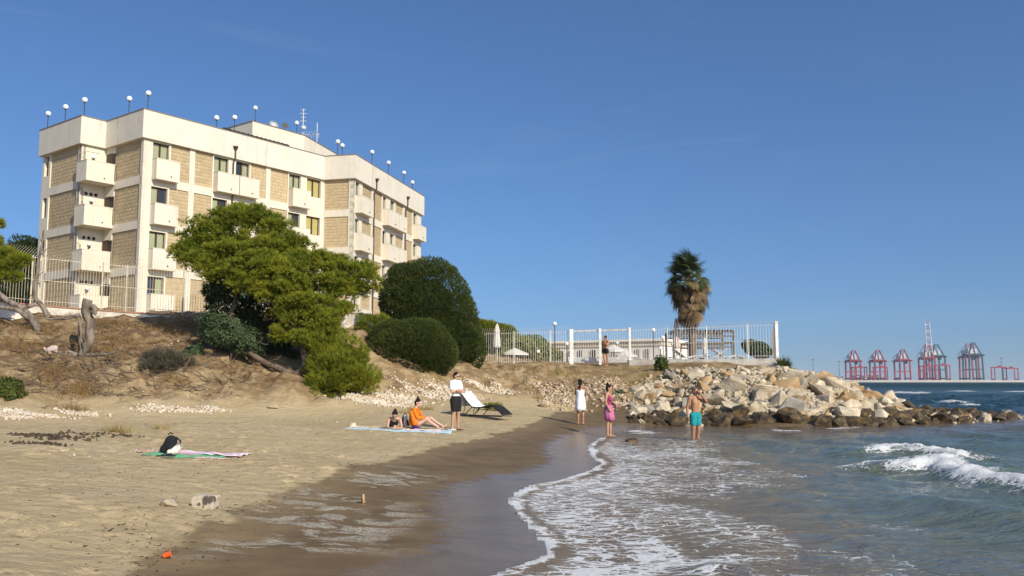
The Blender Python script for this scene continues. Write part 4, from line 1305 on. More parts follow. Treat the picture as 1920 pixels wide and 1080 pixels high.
for q, r_, s, px in placed:
    low = q.z < .30 + .30 * random.random()
    tip = px > 1690
    mt = WETROCK if (low and random.random() < .8) or (tip and random.random() < .5) else random.choices((LIME, LIMEO, LIMEG), (.76, .18, .06))[0]
    o = link('boulder', proto(random.randrange(26), mt))
    o.location = q
    k = r_ * 1.12
    o.scale = (k * random.uniform(.9, 1.3), k * random.uniform(.85, 1.15), k * random.uniform(.62, .9))
    o.rotation_euler = (random.uniform(-.5, .5), random.uniform(-.5, .5), random.uniform(0, 6.28))
    big = r_ > .62
    sz = 'large ' if r_ > .55 else '' if r_ > .34 else 'small '
    look = sz + ('dark wet' if mt is WETROCK else 'ochre' if mt is LIMEO else 'grey' if mt is LIMEG else 'pale')
    row = 'waterline' if q.z < .45 else 'middle row' if q.z < 1.45 else 'top row'
    reg = next(n_ for lim, n_ in ((1250, 'left of the wading man'), (1300, 'behind the wading man'), (1350, 'below the palm'), (1400, 'below the timber pergola'), (1450, 'left of the corner post'), (1510, 'below the corner post'),
                                  (1580, 'on the upper shoulder'), (1650, 'on the lower shoulder'), (1730, 'where the tip begins'), (1810, 'along the low tip'), (9999, 'at the far tip')) if px < lim)
    named.setdefault((look, row, reg), []).append((px, o))
ORD = 'first second third fourth fifth sixth seventh eighth ninth tenth eleventh twelfth thirteenth fourteenth fifteenth sixteenth seventeenth eighteenth nineteenth twentieth'.split()
for (look, row, reg), L_ in named.items():
    for i, (px, o) in enumerate(sorted(L_, key=lambda a: a[0])):
        first = '' if len(L_) == 1 else ORD[min(i, 19)] + ' '
        tag(o, f"{first}{look} boulder{' from the left' if first else ''}, {row}, {reg}", 'boulder', 'boulders of the breakwater')
# named single stones
def stone(label, px, py, z, rad, mt, seed, rot=0.0, sink=.3):
    g = G(px, py, z)
    g = dune_point(px, py) or g
    o = link('stone', rock_mesh('stone', rad, 16, 2, seed, .05), None, [mt])
    o.location = (g.x, g.y, g.z + rad[2] * (1 - sink)); o.rotation_euler = (0, 0, rot)
    return tag(o, label, 'stone')
SPECK = mat('speckled_stone', (0.50, 0.43, 0.33), (0.10, 0.08, 0.06), 7, .95, .8, 20, .02, lo=.52, hi=.60)
stone('wedge shaped beige stone lying alone on the dry sand', 318, 953, .38, (.115, .10, .085), LIME, 5, .3)
stone('orange brown stone standing on the wet sand', 681, 946, .15, (.065, .055, .085), LIMEO, 9, .3)
stone('pale rock on the sand left of the woman in the white wrap', 1020, 764, .4, (.30, .25, .24), LIME, 12)
stone('low dark yellow rock on the wet sand beside the wading man', 1262, 797, .1, (.42, .3, .2), WETROCK, 14, .2)
stone('small dark rock breaking the shallow water before the boulders', 1185, 833, .0, (.22, .2, .12), WETROCK, 15, .2)
stone('pale flat slab on the sand below the pine', 512, 766, .7, (.36, .22, .10), LIME, 19, .1, .4)
g = dune_point(385, 955)
bb = MB((0, 0, 0)); bb.box((0, 0, 0), (.285, .17, .17))
bm = bmesh.new(); bm.from_mesh(bb.mesh('tmp'))
bmesh.ops.subdivide_edges(bm, edges=bm.edges[:], cuts=5, use_grid_fill=True)
for v in bm.verts:
    c = v.co
    f = min(1, (.5 * (abs(c.x) / .143) ** 6 + .5 * (abs(c.z) / .085) ** 6))
    n_ = float(fbm(np.array([c.x * 14 + c.z * 9]), np.array([c.y * 14 + c.z * 11]), 3, 5)[0])
    v.co = c * (1 + .16 * n_ - .12 * f)
mm = bpy.data.meshes.new('stone'); bm.to_mesh(mm); bm.free()
o = link('stone', mm, None, [SPECK]); o.location = (g.x, g.y, g.z + .07); o.rotation_euler = (0, .04, -.06)
tag(o, 'square block of pale stone with a dark pitted face on the dry sand', 'stone')
# carpets of small white stones
small = []
for i in range(8):
    m_ = rock_mesh('s', (1, 1, .75), 9, 0, 300 + i)
    bm = bmesh.new(); bm.from_mesh(m_); bmesh.ops.triangulate(bm, faces=bm.faces[:])
    bm.verts.ensure_lookup_table()
    small.append((np.array([v.co[:] for v in bm.verts]), np.array([[v.index for v in f.verts] for f in bm.faces]))); bm.free()
def pebbles(name, label, pts, rmin, rmax, mt, shape=(1, 1, 1)):
    Vs, Fs, nv = [], [], 0
    for x, y in pts:
        v, f = small[rng.integers(8)]
        r_ = rng.uniform(rmin, rmax) * (1.7 if rng.random() < .06 else 1)
        a = rng.uniform(0, 6.28); c, s_ = math.cos(a), math.sin(a)
        vv = v * r_ * rng.uniform(.8, 1.25, 3) * shape
        vv = np.c_[vv[:, 0] * c - vv[:, 1] * s_, vv[:, 0] * s_ + vv[:, 1] * c, vv[:, 2]]
        Vs.append(vv + [x, y, 0]); Fs.append(f + nv); nv += len(v)
    V = np.concatenate(Vs)
    XY = np.repeat(np.array(pts), [len(v) for v in Vs], 0)
    V[:, 2] += terrain(XY[:, 0], XY[:, 1])[0] + rmin * .35
    return tag(link(name, np_mesh(name, V, np.concatenate(Fs)), None, [mt]), label, None, None, 'stuff')
def scatter_px(spots, n):
    out = []
    tot = sum(s[2] * s[3] for s in spots)
    for px, py, rx, ry in spots:
        c = dune_point(px, py)
        if c is None: continue
        # the ground is seen at a low angle: measure how far the band runs in depth
        c2 = dune_point(px, py - ry * .8) or c
        dy = max(.25, abs(c2.y - c.y)); k = c.y / 1630.
        for _ in range(int(n * rx * ry / tot)):
            out.append((c.x + rng.normal(0, .5) * rx * k, c.y + rng.normal(0, .5) * dy))
    return out
PEB = mat('white_stones', (0.66, 0.575, 0.455), (0.50, 0.40, 0.29), 2.2, .9, .5, 20, .02)
PEBO = mat('reddish_stones', (0.52, 0.42, 0.30), (0.36, 0.25, 0.15), 2.2, .9, .5, 20, .02)
pebbles('white_pebbles', 'band of small white stones at the foot of the dune', scatter_px([(60, 779, 70, 6), (150, 777, 40, 5), (330, 769, 60, 5), (400, 769, 30, 4), (285, 769, 30, 4), (20, 782, 40, 6)], 1100), .04, .09, PEB)
pebbles('white_pebbles', 'carpet of white stones on the slope behind the sunbathers', scatter_px([(680, 752, 50, 10), (740, 745, 60, 14), (800, 738, 60, 12), (850, 740, 50, 14), (720, 758, 60, 8), (900, 728, 40, 10), (940, 735, 30, 10)], 2600), .04, .10, PEB)
pebbles('loose_stones', 'loose pale and reddish stones on the slope below the gate', scatter_px([(1040, 735, 40, 20), (1080, 745, 50, 20), (1120, 725, 50, 18), (1060, 755, 40, 14), (1150, 735, 40, 20), (1010, 722, 24, 10), (1180, 760, 40, 12)], 900), .05, .15, PEBO)
pebbles('loose_stones', 'scattered rubble between the big boulders', scatter_px([(1230, 740, 40, 30), (1300, 700, 60, 10), (1400, 700, 80, 8), (1500, 700, 60, 10), (1350, 740, 80, 40), (1480, 750, 80, 40), (1580, 740, 40, 30), (1640, 765, 40, 20), (1750, 783, 80, 10), (1700, 770, 60, 12), (1820, 782, 70, 6), (1870, 781, 40, 5), (1620, 740, 50, 14)], 3400), .07, .21, LIME)

# ================================================================== TERRACE BEHIND THE BEACH
A_, B_ = W(898, 681, 54.0), W(1455, 672, 46.2)
fa_, fb_ = xy(A_.x, A_.y), xy(B_.x, B_.y)
ef = (fb_ - fa_).normalized(); nf = xy(ef.y, -ef.x)
def fpos(px): return fa_ + ef * along(fa_, ef, px, 1622)
ZR = 4.82   # top rail
zb0, zb1 = 2.86, 2.95
g0, g1, g2 = fpos(1070), fpos(1123), fpos(1178)
def zrail(p): return ZR
fence('white_fence', 'white barred fence between the tall bush and the white gate', [fa_, g0], [2.85, 2.85], 1.95, .15, FENCEW, (.3, .5), 2.4, (.12, 1.85), .0105, .32)
fence('white_fence', 'white barred fence on the low wall between the gate and the corner post', [g2, fb_], [2.95, 3.05], 1.80, .15, FENCEW, (.3, .5), 2.2, (.10, .9, 1.72), .0085, .32)
e_side = xy(.27, .963).normalized()
fc_ = fb_ + e_side * 14
fence('white_fence', 'white barred side fence running back from the corner post', [fb_ + e_side * .15, fc_], [3.05, 3.05], 1.80, .15, FENCEW, (.3, .5), 2.2, (.10, 1.72), .010, 0)
cpst = thing('corner_post', 'thick white post at the right end of the fence', 'post', (fb_.x, fb_.y, 2.4))
MB().box((.06, 0, 1.25), (.15, .15, 2.5)).build('shaft', FENCEW, cpst)
MB().box((.06, 0, 2.53), (.19, .19, .05)).build('cap', FENCEW, cpst)
lw = thing('low_wall', 'low crumbling white wall under the right part of the fence', 'wall', (g2.x, g2.y, 2.4))
MB(lw.location).obox(Vector((g2.x, g2.y, 2.2)) + nf * .13, ef * ((fb_ - g2).length + .3), nf * -.26, Vector((0, 0, .80))).build('wall_section', OLDWALL, lw)
MB(lw.location).obox(Vector((g2.x, g2.y, 2.2)) + nf * .45 + ef * 3.2, ef * ((fb_ - g2).length - 3.0), nf * -.31, Vector((0, 0, .55))).build('footing', OLDWALL, lw)
# gate
gt = thing('gate', 'white double metal gate with solid lower boards', 'gate', (g0.x, g0.y, 2.75))
def gb(): return MB(gt.location)
for p, w_, nme in ((g0, .22, 'gate_post'), (g1, .15, 'gate_post'), (g2, .12, 'gate_post')):
    gb().box((p.x, p.y, 3.79), (w_, w_, 2.1)).build(nme, FENCEW, gt)
for a, c in ((g0, g1), (g1, g2)):
    L = (c - a).length
    for z_, h_ in ((4.72, .11), (2.92, .10), (3.16, .05)):
        gb().bar(Vector((a.x, a.y, z_)) + ef * .17, Vector((c.x, c.y, z_)) - ef * .12, .05, h_).build('rail', FENCEW, gt)
    gb().obox(Vector((a.x, a.y, 2.975)) + ef * .2, ef * (L - .4), nf * .03, Vector((0, 0, .155))).build('board', FENCEW, gt)
    for s in np.arange(.3, L - .2, .15):
        q = a + ef * s
        gb().tube([(q.x, q.y, 3.19), (q.x, q.y, 4.66)], .010, 5).build('bar', FENCEW, gt)
# bungalow row
o_ = W(1028, 680, 86); e_ = (xy(W(1236, 680, 80).x, 80) - xy(o_.x, 86)).normalized(); n_ = xy(e_.y, -e_.x)
bl = thing('bungalow', 'long low white building with small dark windows behind the gate', 'building', (o_.x, o_.y, 2.7))
o_ = xy(o_.x, o_.y)
def bb_(): return MB(bl.location)
BW = mat('bungalow_white', (0.80, 0.77, 0.70), (0.74, 0.70, 0.62), 1.2, .9)
BEIGE = mat('bungalow_band', (0.62, 0.55, 0.43), (0.55, 0.48, 0.36), 2, .9)
Lb = along(o_, e_, 1236, 1622)
U = Vector((0, 0, 1))
Zv = lambda p, z: Vector((p.x, p.y, z))
bb_().obox(Zv(o_, 2.5), e_ * Lb, n_ * -9, U * 2.55).build('wall', BW, bl)
bb_().obox(Zv(o_ + n_ * .1 - e_ * .1, 5.05), e_ * (Lb + .2), n_ * -9.2, U * .42).build('roof_band', BEIGE, bl)
bb_().obox(Zv(o_ + n_ * .25 - e_ * .25, 5.47), e_ * (Lb + .5), n_ * -9.5, U * .22).build('roof', BW, bl)
for px0, px1, z0, z1 in ((1046, 1056, 3.2, 4.7), (1064, 1072, 3.4, 4.7), (1083, 1091, 3.1, 4.75), (1107, 1116, 3.6, 4.75), (1143, 1152, 3.3, 4.5), (1189, 1197, 3.75, 4.75), (1206, 1214, 3.75, 4.75)):
    s0, s1 = along(o_, e_, px0, 1622), along(o_, e_, px1, 1622)
    w_ = bb_().obox(Zv(o_ + e_ * s0, z0) + n_ * .004, e_ * (s1 - s0), n_ * .05, U * (z1 - z0)).build('window', GLASS, bl)
    f = bb_()
    for k in range(3):
        f.obox(Zv(o_ + e_ * (s0 + (s1 - s0 - .05) * k / 2), z0) + n_ * .055, e_ * .05, n_ * .03, U * (z1 - z0))
    f.build('frame', BW, w_)
    bb_().obox(Zv(o_ + e_ * (s0 - .05), z0 - .06), e_ * (s1 - s0 + .1), n_ * .15, U * .058).build('sill', BW, w_)
# parasols
CANV = mat('parasol_canvas', (0.74, 0.71, 0.65), (0.66, 0.62, 0.55), 4, .9, trans=.15)
STRIPE = mat('striped_canvas', (0.72, 0.66, 0.60), (0.50, 0.22, 0.19), 5, .9, stretch=(3, 3, .3), lo=.45, hi=.55)
def closed_parasol(label, px, py_top, d, h, mt, lean=0.0, r=.16):
    p = W(px, py_top, d)
    th = thing('closed_parasol', label, 'parasol', (p.x, p.y, p.z - h))
    th.rotation_euler = (0, lean, 0)
    MB().tube([(0, 0, 0), (0, 0, h)], .022, 8).build('pole', WMET, th)
    MB().lathe((0, 0, 0), [(.25, -.12), (.25, 0), (.05, .04)], 10).build('base', OLDWALL, th)
    b = MB(); n = 16; rings = []
    for z_, rr in ((.42 * h, r * .8), (.45 * h, r * 1.05), (.6 * h, r), (.75 * h, r * .78), (.82 * h, r * .85), (.95 * h, r * .45), (h, .03)):
        rings.append([(rr * (1 + .22 * (k % 2)) * math.cos(6.283 * k / n), rr * (1 + .22 * (k % 2)) * math.sin(6.283 * k / n), z_) for k in range(n)])
    b.loft(rings).build('canopy', mt, th)
def open_parasol(label, px, py_top, d, rad, h=2.4):
    p = W(px, py_top, d)
    th = thing('open_parasol', label, 'parasol', (p.x, p.y, p.z - h))
    MB().tube([(0, 0, 0), (0, 0, h)], .025, 8).build('pole', WMET, th)
    n = 8
    b = MB()
    rim = [Vector((rad * math.cos(6.283 * k / n), rad * math.sin(6.283 * k / n), h - rad * .42)) for k in range(n)]
    rim2 = [v - Vector((0, 0, .14)) for v in rim]
    b.add([Vector((0, 0, h))] + rim + rim2, [(0, 1 + k, 1 + (k + 1) % n) for k in range(n)] + [(1 + k, 9 + k, 9 + (k + 1) % n, 1 + (k + 1) % n) for k in range(n)])
    b.build('canopy', CANV, th)
    for k in range(n):
        MB().tube([(0, 0, h - .05), tuple(rim[k] - Vector((0, 0, .04)))], .012, 4).build('rib', WMET, th)
closed_parasol('tall closed white parasol behind the left part of the fence', 932, 607, 57, 2.7, CANV, 0, .19)
closed_parasol('closed red and white parasol beside the palm', 1269, 597, 54, 3.2, STRIPE, -.02, .16)
closed_parasol('closed pale parasol low behind the fence right of the palm', 1321, 633, 52, 1.7, CANV, 0, .14)
open_parasol('open white parasol beyond the left fence', 965, 652, 70, 1.1)
open_parasol('open white parasol behind the man at the gate', 1150, 646, 68, 1.1)
open_parasol('open white parasol half hidden behind the gate rail', 1172, 657, 66, .9)
# lamps of the terrace
for lb, px, py, d, h, r in (('white globe lamp on a tall pole left of the gate', 1040, 607, 55, 2.7, .13), ('white globe lamp on a pole right of the gate', 1225, 619, 53, 2.3, .13), ('white globe lamp peeping over the fence beside the tall bush', 896, 612, 57, 2.6, .15),
                            ('small white globe lamp behind the fence right of the gate', 1243, 633, 66, 2.3, .15), ('low white globe lamp beside the bungalow corner', 1238, 653, 70, 1.8, .14), ('low white globe lamp left of the palm', 1261, 645, 68, 2.0, .13),
                            ('small globe lamp before the bungalow left of the gate', 1063, 645, 70, 2.0, .15), ('small globe lamp on a post before the left fence', 1009, 659, 62, 1.4, .13), ('small globe lamp before the bungalow behind the gate', 1157, 643, 72, 2.2, .13)):
    p = W(px, py, d)
    globe_lamp((p.x, p.y, p.z - h), h, r, lb, 'globe lamps on the terrace', .03)
# pergola
PERG = mat('grey_timber', (0.20, 0.175, 0.145), (0.13, 0.11, 0.09), 5, .9)
for lb, x0, x1, yt, d, h in (('dark timber pergola frame behind the palm', 1262, 1377, 620, 58, 2.6), ('lower dark timber pergola frame farther back', 1289, 1375, 642, 68, 2.4)):
    p0, p1 = W(x0, yt, d), W(x1, yt, d)
    pg = thing('pergola', lb, 'pergola', (p0.x, p0.y, p0.z - h))
    Lx = p1.x - p0.x
    for y_ in (0, 3.0):
        MB().box((Lx / 2, y_, h - .06), (Lx, .1, .12)).build('beam', PERG, pg)
        MB().box((Lx / 2, y_, h - .36), (Lx, .08, .10)).build('beam', PERG, pg)
        for x_ in (.06, Lx - .06): MB().box((x_, y_ + .11, h / 2 - .1), (.11, .11, h + .1)).build('post', PERG, pg)
        for i in range(17):
            MB().bar((Lx * i / 17 + .03, y_ - .07, h - .36), (Lx * (i + 1) / 17, y_ - .07, h - .06), .035, .03).build('lattice_strip', PERG, pg)
    for i in range(14):
        MB().box((Lx * (i + .5) / 14, 1.5, h + .032), (.06, 3.4, .06)).build('rafter', PERG, pg)
# loungers on the terrace
SLING = mat('white_sling', (0.78, 0.76, 0.72), None, rough=.8)
def lounger(label, loc, rz, mt_sling, mt_frame, back=.75, group=None, name='sun_lounger', towel=None):
    th = thing(name, label, 'sun lounger', loc, rz, group)
    L = 1.95; Wd = .62; h = .33
    bx, bz = .68, back
    hinge = Vector((.62, 0, h))
    tip = hinge + Vector((-math.cos(bz) * .72, 0, math.sin(bz) * .72))
    def sheet(pts, nm, th_=.02):
        b = MB(); vs = []
        for p in pts:
            for y_ in (-Wd / 2 + .03, Wd / 2 - .03): vs += [(p[0], y_, p[1] + th_), (p[0], y_, p[1])]
        fs = []
        for i in range(len(pts) - 1):
            a, c = 4 * i, 4 * i + 4
            fs += [(a, c, c + 2, a + 2), (a + 1, a + 3, c + 3, c + 1), (a, a + 1, c + 1, c), (a + 2, c + 2, c + 3, a + 3)]
        fs += [(0, 2, 3, 1), (4 * len(pts) - 4, 4 * len(pts) - 3, 4 * len(pts) - 1, 4 * len(pts) - 2)]
        b.add(vs, fs); return b.build(nm, mt_sling, th)
    seat = [(.62, h), (.85, h - .03), (1.1, h + .02), (1.35, h + .07), (1.6, h + .02), (1.8, h - .12), (1.98, h - .26)]
    sheet(seat, 'seat'); sheet([(hinge.x, hinge.z), ((hinge.x + tip.x) / 2, (hinge.z + tip.z) / 2 - .02), (tip.x, tip.z)], 'backrest')
    for y_ in (-Wd / 2, Wd / 2):
        MB().tube([(x, y_, z) for x, z in [(.3, .03)] + seat], .016, 6).build('side_rail', mt_frame, th)
        MB().tube([tuple(hinge + Vector((0, y_, 0))), tuple(tip + Vector((0, y_, 0)))], .015, 6).build('back_frame', mt_frame, th)
        MB().tube([(.95, y_, h - .02), (.72, y_, .02)], .014, 6).build('leg', mt_frame, th)
        MB().tube([(0.05, y_, .02), (1.95, y_, .02)], .014, 6).build('runner', mt_frame, th)
        MB().tube([tuple(hinge.lerp(tip, .5) + Vector((0, y_, 0))), (.25, y_, .03)], .012, 6).build('back_strut', mt_frame, th)
    return th, hinge, tip
for i, (px, py, d, rz) in enumerate(((1262, 672, 50, .2), (1285, 672, 50.5, 3.0), (1335, 671, 49.5, .1), (1362, 671, 49.2, 3.2))):
    p = W(px, py, d)
    lounger(['white sun lounger behind the fence left of the palm', 'white sun lounger behind the fence at the foot of the palm', 'white sun lounger behind the fence right of the palm', 'white sun lounger behind the fence below the leafy shrub'][i], (p.x, p.y, 2.86), rz, SLING, WMET, .6, 'white loungers on the terrace')
tb = thing('terrace_bench', 'pale bench on the terrace behind the left fence', 'bench', tuple(W(1085, 682, 60)))
MB().box((0, 0, .42), (1.5, .45, .06)).build('seat', SLING, tb)
for x_ in (-.65, .65): MB().box((x_, 0, .19), (.08, .4, .39)).build('leg', SLING, tb)
# ground slab edge under the fence
# ---------------------------------------------------------------- fan palm
pb = on_ground(1300, 53.5, -.1); pb.z = 2.8
palm = thing('fan_palm', 'tall fan palm with green top and hanging skirt of dead fronds', 'palm', pb)
PTRUNK = mat('palm_trunk', (0.25, 0.19, 0.14), (0.15, 0.11, 0.08), 4, .95, .9, 14, .05, stretch=(1, 1, 4))
FRG = leafmat('palm_green', (0.060, 0.085, 0.026), (0.095, 0.12, 0.036), .25, 1.5)
FRD = leafmat('palm_dead', (0.30, 0.20, 0.10), (0.17, 0.105, 0.055), .25, 1.5)
FRM = leafmat('palm_fading', (0.15, 0.135, 0.05), (0.22, 0.17, 0.075), .25, 1.5)
top = W(1296, 540, 53.5); zt_ = top.z - pb.z
b = MB()
pts = [(0, 0, 0), (.02, 0, .6), (.0, 0, 1.6), (-.05, 0, 3), (-.1, 0, zt_ * .8), (-.12, 0, zt_ + .6)]
b.tube(pts, [.30, .25, .22, .23, .26, .16], 14)
b.build('trunk', PTRUNK, palm, True)
def frond_mesh(nm, mt, fold, droop, L=.95, pet=.75, nseg=22):
    """petiole along +x then a pleated fan of pointed segments"""
    b = MB()
    b.tube([(0, 0, 0), (pet * .5, 0, .03), (pet, 0, 0)], [.022, .015, .012], 4)
    for k in range(nseg):
        a = (k / (nseg - 1) - .5) * 2 * R(105)
        l = L * (1 - .25 * abs(a) / R(105)) * random.uniform(.85, 1.08)
        ca, sa = math.cos(a * (1 - fold)), math.sin(a * (1 - fold))
        m = Vector((pet + ca * l * .55, sa * l * .55, -droop * .12 * l + .03 * (-1) ** k))
        e2 = Vector((pet + ca * l * .93, sa * l * .93, -droop * l * .62))
        w = Vector((-sa, ca, 0)) * .042
        o2 = Vector((pet, 0, 0))
        b.add([o2, m - w, m + w, e2 - w * .15, e2 + w * .15], [(0, 1, 2), (1, 3, 4, 2)])
    me_ = b.mesh(nm); me_.materials.append(mt)
    return me_
fr_g = [frond_mesh('frond', FRG, .15 + .1 * i, .35 + .25 * i, 1.05) for i in range(4)]
fr_d = [frond_mesh('dead_frond', FRD, .55 + .1 * i, .5 + .2 * i, .95, .7, 16) for i in range(4)]
fr_m = [frond_mesh('dead_frond', FRM, .5, .6 + .2 * i, .95, .7, 16) for i in range(2)]
crown = MB(); crown.ball((-.12, 0, zt_ + .5), (.28, .28, .5), 10); cro = crown.build('crown', PTRUNK, palm)
hz = zt_ + .55
for i in range(46):    # green fan leaves, blown a little to the left
    az = i * 2.39996; el = R(86 - 96 * (i / 46) ** .9)
    o = link('frond', fr_g[i % 4], cro)
    o.location = (-.12, 0, hz + .25 - .015 * i)
    d = Vector((math.cos(az) * math.cos(el) - .38, math.sin(az) * math.cos(el), math.sin(el) + .05)).normalized()
    o.rotation_euler = (random.uniform(-.6, .6), -math.asin(d.z), math.atan2(d.y, d.x))
    s_ = random.uniform(.72, 1.08); o.scale = (s_,) * 3
for i in range(150):   # dead skirt
    az = i * 2.39996; q = i / 150
    o = link('dead_frond', (fr_d + fr_m if q < .6 else fr_d)[i % (6 if q < .6 else 4)], cro)
    o.location = (-.1, 0, hz - .05 - 1.75 * q)
    el = R(-5 - 64 * min(1, q * 1.1) + random.uniform(-16, 16))
    o.rotation_euler = (random.uniform(-.9, .9), -el, az + random.uniform(-.3, .3))
    s_ = random.uniform(.70, 1.05); o.scale = (s_,) * 3
# ================================================================== HARBOUR ACROSS THE BAY
QUAY = mat('quay_concrete', (0.45, 0.41, 0.36), (0.38, 0.34, 0.30), .02, .9)
DQ = 1700.0
kq = DQ / 1630.0
def QX(px): return (px - 960) / 1640. * DQ
b = MB(); x0, x1 = QX(1480), 1600
b.add([(x0, DQ, -2), (x1, DQ, -2), (x1, DQ + 600, -2), (x0, DQ + 600, -2), (x0, DQ + 3, 4.2), (x1, DQ + 3, 4.2), (x1, DQ + 600, 4.2), (x0, DQ + 600, 4.2)], [(0, 1, 5, 4), (1, 2, 6, 5), (4, 5, 6, 7), (3, 0, 4, 7), (2, 3, 7, 6)])
tag(b.build('quay', QUAY), 'long pale concrete quay on the horizon under the cranes', None, None, 'structure')
CR = mat('crane_red', (0.30, 0.012, 0.038), None, rough=.6)
CG = mat('crane_green', (0.025, 0.06, 0.06), None, rough=.6)
CW = mat('crane_white', (0.62, 0.60, 0.60), (0.5, 0.48, 0.5), .1, .6)
def crane(label, px, w_px, top_px, beam_px, mt, apex_w=.30, boom=None, house=CW, dy=12, depth=24, group='ship to shore cranes'):
    w_, zt1, zb = w_px * kq, (715 - top_px) * kq, (715 - beam_px) * kq
    th = thing('harbour_crane', label, 'crane', (QX(px), DQ + dy, 4.2), 0, group)
    z0 = 0
    tt = 2.5
    zb -= 3; zt1 -= 3
    for x_ in (-w_ / 2, w_ / 2):
        for y_ in (0, depth):
            MB().bar((x_, y_, 0), (x_ * .93, y_, zb), tt, tt).build('leg', mt, th)
        MB().bar((x_, -1, 3), (x_, depth + 1, 3), 2.0, 2.4).build('sill_beam', mt, th)
    for y_ in (0, depth):
        MB().bar((-w_ * .46, y_, zb), (w_ * .46, y_, zb), 2.0, 2.6).build('portal_beam', mt, th)
        MB().bar((-w_ * .5, y_, zb * .42), (w_ * .5, y_, zb * .42), 1.2, 1.6).build('tie_beam', mt, th)
    for s_ in (-1, 1):
        MB().bar((s_ * w_ * .42, 2, zb + 1.3), (s_ * w_ * apex_w * .5, 6, zt1), 2.1, 2.1).build('a_frame_leg', mt, th)
        MB().bar((s_ * w_ * apex_w * .5, 6, zt1), (s_ * w_ * .30, depth + 16, zb + 3), .7, .7).build('back_stay', mt, th)
    MB().bar((-w_ * apex_w * .5 - .8, 6, zt1 + .5), (w_ * apex_w * .5 + .8, 6, zt1 + .5), 1.6, 1.6).build('apex_beam', mt, th)
    MB().box((0, depth * .7, zb + 6.5), (w_ * .62, 14, 9)).build('machine_house', house, th)
    for s_ in (-1, 1):
        MB().box((s_ * w_ * .15, 12, zb - 2.6), (1.6, 74 if not boom else 44, 2.4)).build('girder', mt, th)
    MB().box((0, -4, zb - 6.0), (5, 5, 4)).build('trolley_cab', DARK, th)
    if boom:
        zt2 = (715 - boom) * kq
        for s_ in (-1, 1): MB().bar((s_ * w_ * .24, -2, zb + 8), (s_ * w_ * .20 - 3, -4, zt2), 1.3, 1.6).build('boom', CW, th)
        m = 14
        for i in range(m):
            z_ = zb + 12 + (zt2 - zb - 12) * i / (m - 1)
            MB().bar((-w_ * .24 - 2 * i / m, -3, z_), (w_ * .24 - 2 * i / m, -3, z_), .8, .9).build('boom_tie', CR if i % 3 else CW, th)
    return th
crane('red gantry crane on the quay, farthest left of the row', 1606, 20, 658, 675, CR)
crane('red gantry crane on the quay, second from the left', 1652, 20, 657, 675, CR)
crane('slim red gantry crane standing alone on the quay', 1699, 20, 656, 674, CR)
crane('tall red crane with its white boom raised high', 1746, 21, 646, 670, CR, .36, 607)
crane('green gantry crane with grey A frame beside the raised boom', 1776, 26, 645, 666, CG, .2, None, CW, 40)
crane('green gantry crane with grey A frame farther right', 1833, 26, 643, 664, CG, .2, None, CW, 12)
crane('red gantry crane overlapping the right green crane', 1850, 26, 643, 666, CR, .45, None, CW, 60)
def yard_crane(label, px, w_px, h_px, group='yard gantries'):
    th = thing('yard_gantry', label, 'crane', (QX(px), DQ + 30, 4.2), 0, group)
    w_, h_ = w_px * kq, h_px * kq - 3
    for x_ in (-w_ / 2, w_ / 2):
        for y_ in (0, 12): MB().bar((x_, y_, 0), (x_, y_, h_), 1.5).build('leg', CR, th)
        MB().bar((x_, -1, 1.2), (x_, 13, 1.2), 1.6, 2).build('sill_beam', CR, th)
    for y_ in (0, 12): MB().bar((-w_ / 2 - 1, y_, h_ + 1), (w_ / 2 + 1, y_, h_ + 1), 1.5, 2.2).build('beam', CR, th)
    MB().box((w_ * .1, 6, h_ + 3), (5, 6, 3)).build('trolley', CR, th)
yard_crane('low red yard gantry behind the leftmost crane', 1622, 24, 26)
yard_crane('low red yard gantry behind the second crane', 1662, 22, 26)
yard_crane('low red yard gantry at the foot of the raised boom crane', 1752, 22, 28)
yard_crane('low red yard gantry at the foot of the left green crane', 1781, 22, 30)
yard_crane('wide red yard gantry at the right edge of the quay', 1888, 22, 26)
yard_crane('red yard gantry cut off by the right edge of the view', 1910, 22, 24)
SHED = mat('shed_white', (0.68, 0.66, 0.64), None, rough=.8)
for lb, px, w_px, h_px in (('white quay shed nearest the breakwater', 1588, 16, 7), ('long white quay shed under the second crane', 1640, 52, 9), ('grey green quay shed at the left end of the quay', 1572, 12, 10)):
    th = thing('quay_shed', lb, 'shed', (QX(px), DQ + 50, 4.2)); w_, h_ = w_px * kq, h_px * kq
    MB().box((0, 6, h_ * .45), (w_, 12, h_ * .9)).build('wall', SHED if 'white' in lb else CG, th)
    MB().add([(-w_ / 2 - .5, -.5, h_ * .9), (w_ / 2 + .5, -.5, h_ * .9), (w_ / 2 + .5, 12.5, h_ * .9), (-w_ / 2 - .5, 12.5, h_ * .9), (-w_ / 2 - .5, 6, h_ * 1.15), (w_ / 2 + .5, 6, h_ * 1.15)], [(0, 1, 5, 4), (2, 3, 4, 5), (1, 2, 5), (3, 0, 4), (3, 2, 1, 0)]).build('roof', SHED, th)
    for k in range(int(w_ // 9)): MB().box((-w_ / 2 + 5 + 9 * k, -.04, 2.2), (4, .1, 4.2)).build('door', DARK, th)
for lb, px, top in (('slim light mast nearest the breakwater', 1529, 673), ('slim light mast at the left end of the quay', 1578, 676), ('slim light mast near the right edge', 1885, 670)):
    th = thing('light_mast', lb, 'light mast', (QX(px), DQ + 20, 4.2)); h_ = (715 - top) * kq - 4
    MB().tube([(0, 0, 0), (0, 0, h_)], [.5, .3], 6).build('pole', DARK, th)
    MB().box((0, 0, h_), (5, 2, 1)).build('lamp_head', DARK, th)

